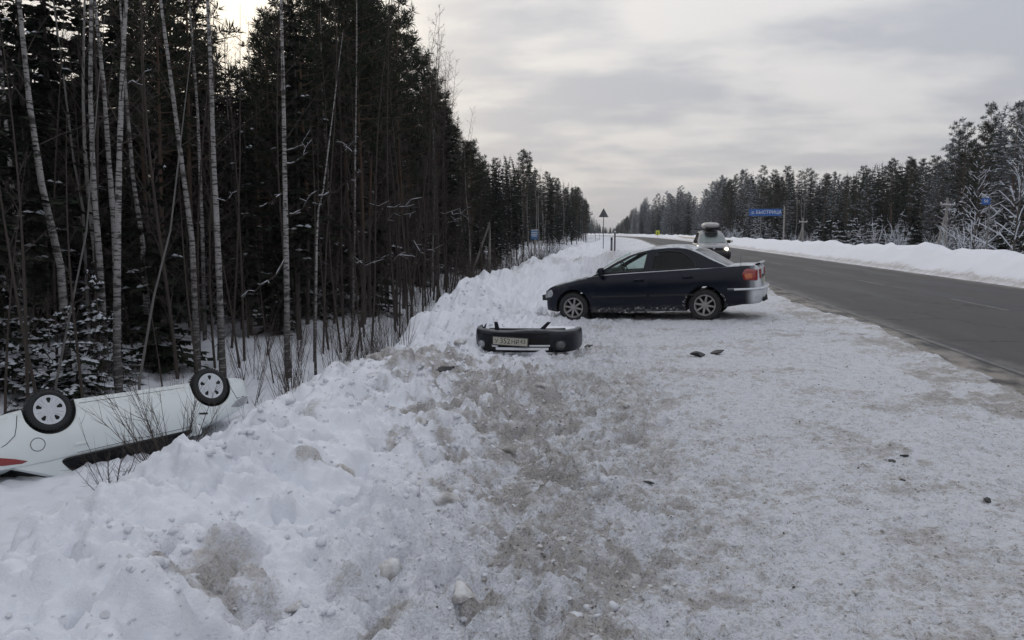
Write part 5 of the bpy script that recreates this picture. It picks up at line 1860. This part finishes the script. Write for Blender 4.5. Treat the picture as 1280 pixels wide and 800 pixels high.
# undergrowth along that edge: frosted little spruces, snowy bushes
for k in range(150):
    y = 40 + tr_.random() ** 1.2 * 150
    edge = np.interp(y, [40, 70, 120, 200, 460], [29, 30, 28, 24, 17])
    x = edge + tr_.gauss(-2.2, 2.2)
    top, px = cap_height(x, y)
    if px > 1370 or px < 880 or x < 18 or not free(x, y, 1.0):
        continue
    u = tr_.random()
    z0 = gz(x, y)
    zone = 'near the kilometre plate' if px > 1150 else 'around the river sign'
    if u < .45:
        plant(tr_.choice(K_snowshrub), 'snowy_bush', (x, y, z0), tr_.uniform(0, 6.28), tr_.uniform(.5, 1.15), f'leafless bush crusted with snow {zone}', 'bush', f'snowy bushes {zone}')
    elif u < .72:
        plant(tr_.choice(K_small), 'young_spruce', (x, y, z0), tr_.uniform(0, 6.28), tr_.uniform(.7, 1.8), f'young spruce powdered with snow {zone}', 'spruce', f'powdered young spruces {zone}')
    else:
        plant(tr_.choice(K_low), 'young_spruce', (x, y, z0), tr_.uniform(0, 6.28), tr_.uniform(.7, 1.3), f'dark young spruce {zone}', 'spruce', f'dark young spruces {zone}')
for i, (px, dep, hh, lb) in enumerate(((1268, 42, 7.6, 'bare tree with snow along every branch beside the kilometre plate'), (1215, 46, 6.0, 'smaller bare tree with snow-lined branches left of the kilometre plate'), (1310, 44, 8.0, 'snow-lined bare tree at the picture edge'),
                                       (1185, 58, 4.5, 'low snow-lined tree behind the wooden pole'))):
    p = at_depth(px, 320, dep)
    plant(K_snowtree[i % 2], 'snowy_tree', (p.x, p.y, gz(p.x, p.y) - .1), i * 1.3, hh / 10, lb, 'tree')
p = at_depth(1272, 300, 44)
plant(K_birch[1], 'birch_tree', (p.x + 2, p.y, gz(p.x, p.y)), .5, 1.02, 'tall bare birch rising above the snowy pines', 'birch')
# snow-loaded bushes on the left by the vanishing road
for px, dep, hh, lb in ((543, 44, 13.2, 'tall bare birch reaching above the skyline at the end of the near wood'), (556, 47, 11.5, 'second bare birch with a fine crown at the end of the near wood'), (300, 27, 9.5, 'bare birch whose twigs cross the bright gap in the trees'), (322, 30, 10.5, 'bare birch right of the bright gap in the trees'), (282, 33, 11.0, 'bare birch left of the bright gap in the trees')):
    p = at_depth(px, 320, dep)
    plant(K_birch[int(px) % 3], 'birch_tree', (p.x, p.y, gz(p.x, p.y) - .1), px, (hh / 14 * 1.15, hh / 14 * 1.15, hh / 14), lb, 'birch')
for k in range(34):
    px, dep = tr_.uniform(545, 700), tr_.uniform(26, 60)
    p = at_depth(px, 320, dep)
    if p.x > -4.6:
        continue
    plant(tr_.choice(K_thick), 'bare_shrub', (p.x, p.y, gz(p.x, p.y) - .1), tr_.uniform(0, 6.28), tr_.uniform(.7, 1.3), 'dark leafless bush at the foot of the wood beyond the snow bank', 'shrub', 'dark bushes beyond the snow bank')
for k in range(11):
    px, dep = tr_.uniform(676, 738), tr_.uniform(50, 75)
    p = at_depth(px, 310, dep)
    if p.x > -4.2:
        continue
    plant(tr_.choice(K_snowshrub), 'snowy_bush', (p.x, p.y, gz(p.x, p.y) - .1), tr_.uniform(0, 6.28), tr_.uniform(.45, .75), 'bush bowed under snow beyond the bank, left of the warning sign', 'bush', 'snow-bowed bushes beyond the bank')

# the far wood behind, one mass
def wood_mass(name, spots, mat, seed):
    r = random.Random(seed)
    mb = MB()
    for x, y, z0, H in spots:
        a0 = r.uniform(0, 6.28)
        n = 22
        for k in range(n):
            u = k / n
            L = (1.7 * (1 - u) ** .8 + .15) * H / 13
            zz = z0 + H * (.08 + .90 * u)
            for j in range(7):
                a = a0 + j * .9 + k * .7 + r.uniform(-.4, .4)
                d = Vector((math.cos(a), math.sin(a), -.35 + r.uniform(-.2, .2))) * L * r.uniform(.6, 1.2)
                leaf(mb, Vector((x, y, zz)), d, .26 * L + .16, Vector((r.uniform(-.5, .5), r.uniform(-.5, .5), 1)))
        mb.tube([(x, y, z0), (x, y, z0 + H)], [.16, .02], 4, 0, False)
    o = mb.build(name, mat)
    tag(o, kind='stuff')
sp = []
for k in range(1500):
    y = tr_.uniform(12, 420); x = left_edge(y) - 9 - tr_.random() ** 1.3 * 34
    top, px = cap_height(x, y)
    if px < -60 or px > 760:
        continue
    if 340 < px < 560:
        top = min(top, at_depth(px, 185, y).z)
    z0 = gz(x, y); H = min(top - z0, tr_.uniform(12, 17)) * tr_.uniform(.80, .97)
    if H > 4 and len(sp) < 520:
        sp.append((x, y, z0, H))
wood_mass('deep_wood', sp, m_spruce, 1)
sp = []
for k in range(2000):
    y = 50 + tr_.random() ** 1.3 * 480; x = np.interp(y, [40, 120, 200, 660], [44, 40, 32, 22]) + tr_.uniform(0, 36) - float(bend(y))
    top, px = cap_height(x, y)
    if px < 770 or px > 1340:
        continue
    z0 = gz(x, y); H = min(top - z0, tr_.uniform(13, 19)) * tr_.uniform(.80, .96)
    if H > 4 and len(sp) < 480:
        sp.append((x, y, z0, H))
for k in range(420):                                       # where the road runs out of sight
    y = tr_.uniform(600, 1000); x = tr_.uniform(-160, 60)
    top, px = cap_height(x, y)
    z0 = gz(x, y); H = min(max(6, top - z0), 20) * tr_.uniform(.8, 1.0)
    sp.append((x, y, z0, H))
wood_mass('far_wood', sp, m_pine, 2)

# the same woods go on behind the photographer
sp = []
for k in range(260):
    t = tr_.random()
    if t < .5:
        y = tr_.uniform(-140, 9); x = -12.5 - abs(tr_.gauss(0, 8))
    else:
        y = tr_.uniform(-140, 36); x = 29 + abs(tr_.gauss(0, 8))
    sp.append((x, y, gz(x, y), tr_.uniform(11, 18)))
wood_mass('roadside_wood', sp, m_spruce, 3)
# ------------------------------------------------------------------ signs, posts and poles
m_blue = simple('sign_blue', (.020, .085, .30), .5, var=.12, scale=6)
m_lblue = simple('plate_blue', (.055, .16, .34), .5, var=.1)
m_wht = simple('sign_white', (.62, .64, .66), .5)
m_signback = simple('sign_back_grey', (.12, .12, .125), .55, .4, var=.2)
m_post = simple('steel_post', (.16, .16, .165), .5, .5, var=.2)
m_yel = simple('fluorescent_yellow', (.62, .66, .04), .5)
m_conc = simple('concrete_post', (.30, .29, .27), .9, var=.2, scale=5)
m_wood = simple('pole_wood', (.22, .205, .19), .9, var=.3, scale=6)

def face_camera_y(root):
    """plates are built in XZ, front towards -Y"""
    return root
def sign_post(root, x, z0, z1, r=.035, mat=None, name='post'):
    mb = MB()
    mb.tube([(x, .03 + r, z0), (x, .03 + r, z1)], r, 8)
    return mb.build(name, mat or m_post, root, 60)
def plate(root, name, w, h, z, mat, x=0.0, th=.02, y=0.0):
    mb = MB()
    mb.box((x, y, z), (w, th, h))
    return mb.build(name, mat, root)
def letters(root, txt, size, x, z, mat, y=-.014, name='lettering'):
    o = text_mesh(txt, size, mat, name, root)
    o.rotation_euler = (R(90), 0, 0)
    o.location = (x, y, z)
    return o
# blue river-name sign beyond the road
p = at_depth(956.5, 265.5, 84)
g0 = gz(p.x, p.y)
rs = empty('river_sign', (p.x, p.y, g0))
tag(rs, 'long blue sign with white river name on a post beyond the road', 'road sign')
zc = p.z - g0
panel = plate(rs, 'panel', 3.3, .74, zc, m_blue)
mb = MB()
for dz in (-.35, .35):
    mb.box((0, -.0115, zc + dz), (3.2, .004, .025))
for dx in (-1.6, 1.6):
    mb.box((dx, -.0115, zc), (.025, .004, .67))
mb.build('border', m_lblue, panel)
for t_, sz, dx in (('р.', .42, -1.22), ('БЫСТРИЦА', .46, .36)):
    letters(rs, t_, sz, dx, zc, m_wht).parent = panel
sign_post(rs, 1.95, -.3, zc + .62, .07, m_conc)
sign_post(rs, -.4, -.3, zc - .3, .06, m_post)
mb = MB()
for dz in (-.2, .2):
    mb.box((.4, .05, zc + dz), (3.2, .06, .06))
mb.build('bracket', m_post, rs)
# kilometre plate on its own post beside the snowy trees
p = at_depth(1232.5, 251.5, 38)
g0 = gz(p.x, p.y)
ks = empty('kilometre_sign', (p.x, p.y, g0), R(-14))
tag(ks, 'small dark blue kilometre plate on a tall thin post among snow-lined branches', 'road sign')
pn = plate(ks, 'panel', .36, .30, p.z - g0, m_blue)
letters(ks, '50', .19, 0, p.z - g0, m_wht).parent = pn
sign_post(ks, .16, -.3, p.z - g0 + .2, .03, m_greywood)
# light blue plate at the left edge of the wood
p = at_depth(668, 293.5, 56)
g0 = gz(p.x, p.y)
ls = empty('information_sign', (p.x, p.y, g0))
tag(ls, 'light blue plate with white bars on a post at the edge of the left wood', 'road sign')
pn = plate(ls, 'panel', .50, .62, p.z - g0, m_lblue)
mb = MB()
for dz, ww in ((.17, .40), (.04, .44), (-.08, .36)):
    mb.box((0, -.0125, p.z - g0 + dz), (ww, .005, .055))
mb.build('white_bar', m_wht, pn)['kind'] = 'stuff'
mb = MB(); mb.box((0, 0, p.z - g0 + .33), (.46, .06, .05))
mb.build('snow_cap', m_packed, pn)
sign_post(ls, 0, -.3, p.z - g0 + .25, .045, m_wood)
# warning triangle seen from behind
p = at_depth(754.5, 266.5, 72)
g0 = gz(p.x, p.y)
ws_ = empty('warning_sign', (p.x, p.y, g0), R(8))
tag(ws_, 'triangular warning sign seen from its grey back on a tall post by the snow bank', 'road sign')
zc = p.z - g0
mb = MB()
tri = round_poly([(-.45, -.36), (.45, -.36), (0, .46)], .07)
k = len(tri)
mb.add([(x, -.012, zc + z) for x, z in tri] + [(x, .012, zc + z) for x, z in tri], [tuple(range(k)), tuple(reversed(range(k, 2 * k)))] + [((j + 1) % k, j, k + j, k + (j + 1) % k) for j in range(k)])
mb.build('panel', m_signback, ws_)
mb = MB(); mb.tube([(0, -.05, -.3), (0, -.05, zc + .3)], .035, 8); mb.build('post', m_signback, ws_, 60)
mb = MB(); mb.box((0, -.03, zc - .2), (.5, .03, .04)); mb.box((0, -.03, zc + .1), (.24, .03, .04)); mb.build('bracket', m_post, ws_)
# back of a small board farther along
p = at_depth(747, 290, 150); g0 = gz(p.x, p.y)
bs = empty('direction_board', (p.x, p.y, g0)); tag(bs, 'grey back of a low board beside the left bank far along the road', 'road sign')
plate(bs, 'panel', 1.35, .38, p.z - g0, m_signback); sign_post(bs, -.4, -.3, p.z - g0); sign_post(bs, .4, -.3, p.z - g0)
# yellow-green sign by the far bend
p = at_depth(822, 291, 225); g0 = gz(p.x, p.y)
ys_ = empty('yellow_sign', (p.x, p.y, g0)); tag(ys_, 'bright yellow-green square sign on the far roadside before frosted trees', 'road sign')
pn = plate(ys_, 'panel', 1.15, 1.3, p.z - g0, m_yel)
mb = MB(); mb.lathe([(.001, 0), (.11, .0), (.001, .02)], 10, 'y', (.05, -.03, p.z - g0 + .2)); mb.box((0.0, -.016, p.z - g0 - .08), (.26, .01, .36)); mb.box((-.05, -.016, p.z - g0 - .36), (.42, .01, .12))
mb.build('symbol', m_ink, pn)['kind'] = 'stuff'
sign_post(ys_, 0, -.3, p.z - g0, .05)
# marker posts by the pile
for i, (px, py0, dep, hh, lb) in enumerate(((768.5, 303, 52, .85, 'thin dark marker post standing in the snow right of the warning sign'), (764.5, 303, 62, .4, 'stubby dark post half buried in snow by the warning sign'))):
    p = at_depth(px, py0, dep)
    mp = empty('marker_post', (p.x, p.y, p.z)); tag(mp, lb, 'post')
    mb = MB(); mb.box((0, 0, hh / 2 - .5), (.11 + .05 * i, .05, hh + 1)); mb.build('shaft', m_signback, mp)
    mb = MB(); mb.box((0, 0, hh - .15), (.114 + .05 * i, .054, .10)); mb.build('reflector', m_wht if i == 0 else m_dark, mp)
# old post with a slanting strut at the edge of the left wood
p = at_depth(612, 334, 50); q = at_depth(589, 336, 50.5); t_ = at_depth(612, 278, 50)
op = empty('strutted_post', (p.x, p.y, p.z)); tag(op, 'pale wooden post with a slanting strut at the edge of the left wood', 'post')
mb = MB(); mb.tube([(0, 0, -.5), (0, 0, t_.z - p.z)], [.09, .07], 8); mb.build('shaft', m_wood, op, 60)
mb = MB(); mb.tube([q - p - Vector((0, 0, .4)), t_ - p - Vector((.05, 0, .15))], [.08, .065], 8); mb.build('strut', m_wood, op, 60)
# utility poles beyond the road
poles = []
for i, (px, ytop, dep, strut, arm, lb) in enumerate(((1184.5, 247, 60, -14, .55, 'wooden utility pole with strut and snow-topped crossarm beside the snowy pines'), (1091, 288, 100, 0, .8, 'low pole with a white crossbar behind the bank, middle of three'),
                                                 (1063, 289, 104, 0, .8, 'low pole with a white crossbar behind the bank, left of three'), (1004, 272, 96, -7, .5, 'snowy A-shaped pole beside the river sign'))):
    t_ = at_depth(px, ytop, dep)
    b = Vector((t_.x, t_.y, gz(t_.x, t_.y)))
    up_ = empty('utility_pole', b); tag(up_, lb, 'utility pole')
    H = t_.z - b.z
    mb = MB(); mb.tube([(0, 0, -.5), (0, 0, H)], [.12, .09], 8); mb.build('shaft', m_wood, up_, 60)
    z_ = H - .55 if i in (0, 3) else H - .15
    mb = MB(); mb.box((0, -.12, z_), (arm * 2, .09, .09)); ca = mb.build('crossarm', m_wood, up_)
    mb = MB(); mb.box((0, -.12, z_ + .065), (arm * 2, .09, .05), 0, None, .7); mb.build('snow_cap', m_packed, ca)
    for sx in (-.85, .85):
        mb = MB(); mb.lathe([(.001, .13), (.035, .12), (.05, .07), (.03, .04), (.02, 0)], 8, 'z', (sx * arm, -.12, z_ + .085)); mb.build('insulator', m_wht, up_, 60)
    if strut:
        w = strut / F_PX * dep
        mb = MB(); mb.tube([(w, .1, -.5), (-.05, .05, H * .72)], [.10, .08], 8); mb.build('strut', m_wood, up_, 60)
    poles.append((b, z_ + .2, arm))
for a, b_ in ((0, 1), (1, 2)):
    for sx in (-.85, .85):
        pa = poles[a][0] + Vector((sx * poles[a][2], -.12, poles[a][1])); pb = poles[b_][0] + Vector((sx * poles[b_][2], -.12, poles[b_][1]))
        e = empty('overhead_wire', pa)
        tag(e, ('near' if sx < 0 else 'far') + ' wire slung between ' + ('the strutted pole and the low middle pole' if a == 0 else 'the two low poles with white crossbars'), 'wire')
        mb = MB(); mb.tube([(pb - pa) * t + Vector((0, 0, -1.1 * 4 * t * (1 - t) * (.8 if a == 0 else .3))) for t in np.linspace(0, 1, 17)], .012, 4); mb.build('cable', m_greywood, e)
# guard rail on the far bend
gr_ = empty('guard_rail', (12.6, 95, 0)); tag(gr_, 'low metal guard rail along the far right side of the road', 'guard rail')
mb = MB()
n_ = 26
for i in range(n_ + 1):
    y = i * 4.0
    for dx, z in ((0, .46), (-.05, .53), (0, .60), (-.05, .68), (0, .76)):
        mb.v.append((dx, y, z))
for i in range(n_):
    for j in range(4):
        mb.f.append((i * 5 + j, (i + 1) * 5 + j, (i + 1) * 5 + j + 1, i * 5 + j + 1)); mb.m.append(0)
mb.build('rail_beam', simple('galvanised_rail', (.30, .27, .24), .5, .5, var=.2), gr_)
pm = MB(); pm.box((.06, 0, .25), (.08, .12, 1.0)); pmesh = pm.build('post', m_post, None, None, False)
for i in range(0, n_ + 1, 2):
    o = link('post', pmesh, gr_); o.location = (0, i * 4.0, 0)

# ------------------------------------------------------------------ clods, crumbs and broken bits on the snow
m_clod, g = new_mat('dirty_clod')
pos = g.n('ShaderNodeNewGeometry').outputs['Position']
n1 = g.noise(pos, 9.0, 5.0, .65)
rnd = g.n('ShaderNodeObjectInfo').outputs['Random']
cc = g.mix(g.ramp(n1, .35, .65), (.30, .28, .255), (.66, .66, .67))
nn = g.noise(pos, 60.0, 3.0, .6)
bp = g.n('ShaderNodeBump', None, Strength=.5, Distance=.02, Height=nn)
finish(g, pbr(g, cc, .85, normal=bp.outputs[0]))
m_grit = simple('dark_grit', (.07, .062, .055), .9, var=.5, scale=30)
def lump_mesh(seed, sub=2, name='clod'):
    r = random.Random(seed)
    bm_ = bmesh.new()
    bmesh.ops.create_icosphere(bm_, subdivisions=sub, radius=1)
    of = [Vector((r.uniform(-1, 1), r.uniform(-1, 1), r.uniform(-1, 1))) for _ in range(7)]
    cut = [(v.normalized(), r.uniform(.35, .8)) for v in of]
    for v in bm_.verts:
        for nrm, dlim in cut:
            d = v.co.dot(nrm) - dlim
            if d > 0:
                v.co -= nrm * d * .9
        v.co *= 1 + .10 * math.sin(5 * v.co.x + seed) * math.cos(4 * v.co.y)
    me = bpy.data.meshes.new(name)
    bm_.to_mesh(me); bm_.free()
    me.polygons.foreach_set('use_smooth', [True] * len(me.polygons))
    me.set_sharp_from_angle(angle=R(35))
    return me
clod_meshes = [lump_mesh(i, 3) for i in range(6)]
for me in clod_meshes:
    me.materials.append(m_clod)
cr_ = random.Random(12)
CL = [(484, 735, .10, 'grey icy clod half sunk in the near snow, larger of two'), (372, 762, .065, 'grey icy clod near the bottom edge of the bank'), (577, 765, .08, 'dirty clod at the foot of the bank near the frame bottom'),
      (655, 395, .07, 'rounded snow clod between the torn bumper and the dark car'), (575, 418, .10, 'dirty clod at the end of the bank behind the torn bumper'), (470, 452, .16, 'large dirty clod at the crest where the car broke through'),
      (500, 505, .12, 'grey clod on the slope below the broken crest'), (542, 515, .09, 'small grey clod below the churned dirt'), (525, 530, .07, 'smallest grey clod below the churned dirt'), (625, 492, .10, 'flat dirty clod in the churned patch'),
      (675, 490, .08, 'dirty clod right of the churned patch'), (777, 511, .09, 'brownish clod lying alone on the trodden snow'), (700, 558, .08, 'grey clod halfway down the dirty track'), (640, 565, .09, 'whitish clod beside the dirty track'),
      (430, 600, .10, 'snow clod resting on the clean slope'), (525, 607, .07, 'small clod left of the dirty track'), (560, 625, .09, 'clod left of the dirty track above a footprint'), (815, 590, .06, 'lone small clod right of the dirty track')]
for i, (px, py, s_, lb) in enumerate(CL):
    z = 0.0
    for _ in range(4):
        p = on_plane(px, py, z); z = float(surface_z(p.x, p.y))
    e = link('snow_clod', clod_meshes[i % 6])
    e.location = (p.x, p.y, z + s_ * .08); e.scale = (s_, s_ * cr_.uniform(.7, 1.1), s_ * cr_.uniform(.55, .8)); e.rotation_euler = (cr_.uniform(-.3, .3), cr_.uniform(-.3, .3), cr_.uniform(0, 6))
    tag(e, lb, 'snow clod')
def shard(loc, size, seed, mat, label, name='broken_shard'):
    r = random.Random(seed)
    mb = MB()
    k = 7
    ring = [(size * r.uniform(.5, 1.1) * math.cos(2 * math.pi * j / k), size * .55 * r.uniform(.5, 1.1) * math.sin(2 * math.pi * j / k), size * r.uniform(-.05, .22)) for j in range(k)]
    mb.add([(x, y, z) for x, y, z in ring] + [(x * .95, y * .95, z - size * .10) for x, y, z in ring] + [(0, 0, size * .2)],
           [(j, (j + 1) % k, 2 * k) for j in range(k)] + [((j + 1) % k, j, k + j, k + (j + 1) % k) for j in range(k)] + [tuple(reversed(range(k, 2 * k)))])
    o = mb.build(name, mat)
    o.location = loc; o.rotation_euler = (r.uniform(-.2, .2), r.uniform(-.2, .2), r.uniform(0, 6))
    tag(o, label, 'debris')
for i, (px, py, s_, lb) in enumerate(((872, 445, .17, 'crumpled dark plastic piece lying on the snow right of the torn bumper'), (896, 441, .15, 'flat dark fragment just beyond the crumpled plastic piece'), (735, 434, .13, 'dark splinter touching the end of the torn bumper'),
                                      (553, 466, .20, 'black torn fragment in the churned dirt of the bank'), (722, 437, .07, 'small pale crumb of trim at the end of the torn bumper'), (1114, 577, .06, 'dark lump in the gritty patch near the road'),
                                      (1130, 570, .05, 'small dark lump beside the lump in the gritty patch'), (1234, 627, .055, 'black lump alone on the snow toward the picture edge'), (1129, 601, .04, 'small black lump below the gritty patch'), (812, 604, .05, 'dark scrap lying on clean trodden snow'))):
    z = 0.0
    for _ in range(4):
        p = on_plane(px, py, z); z = float(surface_z(p.x, p.y))
    shard((p.x, p.y, z + s_ * .12), s_, 40 + i, m_black if i != 4 else m_packed, lb)
# crumbs nobody could count
r = np.random.default_rng(21)
small = []
for i in range(8):
    me = lump_mesh(100 + i, 1)
    small.append((np.array([v.co[:] for v in me.vertices]), [tuple(p.vertices) for p in me.polygons]))
def crumbs(name, n, mat, sizes, region, seed, sink=.15, ang=40):
    rr = np.random.default_rng(seed)
    mb = MB()
    X_, Y_, S_ = [], [], []
    while len(X_) < n:
        x, y = region(rr)
        X_.append(x); Y_.append(y); S_.append(sizes(rr))
    Z_ = surface_z(np.array(X_), np.array(Y_))
    for x, y, z, s_ in zip(X_, Y_, Z_, S_):
        v, f = small[rr.integers(8)]
        a = rr.uniform(0, 6.28)
        ca, sa = math.cos(a), math.sin(a)
        w = v * np.array([s_, s_ * rr.uniform(.6, 1.0), s_ * rr.uniform(.45, .8)])
        mb.add(np.stack([w[:, 0] * ca - w[:, 1] * sa + x, w[:, 0] * sa + w[:, 1] * ca + y, w[:, 2] + z + s_ * sink], -1).tolist(), f)
    o = mb.build(name, mat, None, ang)
    tag(o, kind='stuff')
def reg_slope(rr):
    y = 1.7 + rr.random() ** 1.5 * 12
    return rr.normal(-1.1, .75), y
def reg_flat(rr):
    y = 1.8 + rr.random() ** 1.4 * 14
    return rr.uniform(-1.2, 4.2), y
def reg_track(rr):
    if rr.random() < .45:
        return rr.normal(-1.7, .7), rr.normal(9.3, 1.0)
    y = rr.uniform(2.2, 9)
    return rr.normal(-.15 - .10 * (y - 3), .35), y
def reg_bank(rr):
    while True:
        y = 1.6 + rr.random() ** 1.5 * 15
        x = float(crest_x(np.array(y))) + rr.normal(.45, .75)
        if perlin(np.array(x * 1.3 + 5), np.array(y * 1.3), 61) + .25 * (min(y, 7) - 4) / 3 > rr.uniform(-.30, .40):
            return x, y
crumbs('bank_chunks', 3400, simple('bank_chunk_snow', (.60, .615, .66), .85, var=.14, scale=12), lambda rr: .008 + .046 * rr.random() ** 3.0, reg_bank, 34, -.05, 100)
crumbs('snow_crumbs', 2600, simple('snow_crumb', (.55, .56, .585), .85, var=.15, scale=30), lambda rr: .005 + .022 * rr.random() ** 2.8, reg_slope, 31)
crumbs('dirty_snow_crumbs', 2600, m_clod, lambda rr: .004 + .020 * rr.random() ** 3, lambda rr: reg_track(rr) if rr.random() < .7 else reg_flat(rr), 32)
crumbs('grit_crumbs', 1300, m_grit, lambda rr: .003 + .010 * rr.random() ** 3, lambda rr: reg_track(rr) if rr.random() < .45 else reg_flat(rr), 33)
# ------------------------------------------------------------------ winter air
m_haze = bpy.data.materials.new('haze')
m_haze.use_nodes = True
ht = m_haze.node_tree
for nd in list(ht.nodes):
    ht.nodes.remove(nd)
hg = NT(ht)
vol = hg.n('ShaderNodeVolumePrincipled', None, Color=(.80, .84, .92, 1), Density=0.00026, Anisotropy=0.0)
hg.n('ShaderNodeOutputMaterial', None, Volume=vol.outputs[0])
mb = MB()
mb.box((100, 1250, 14.3), (1760, 2900, 35.2))
hz = mb.build('haze', m_haze)
tag(hz, kind='stuff')
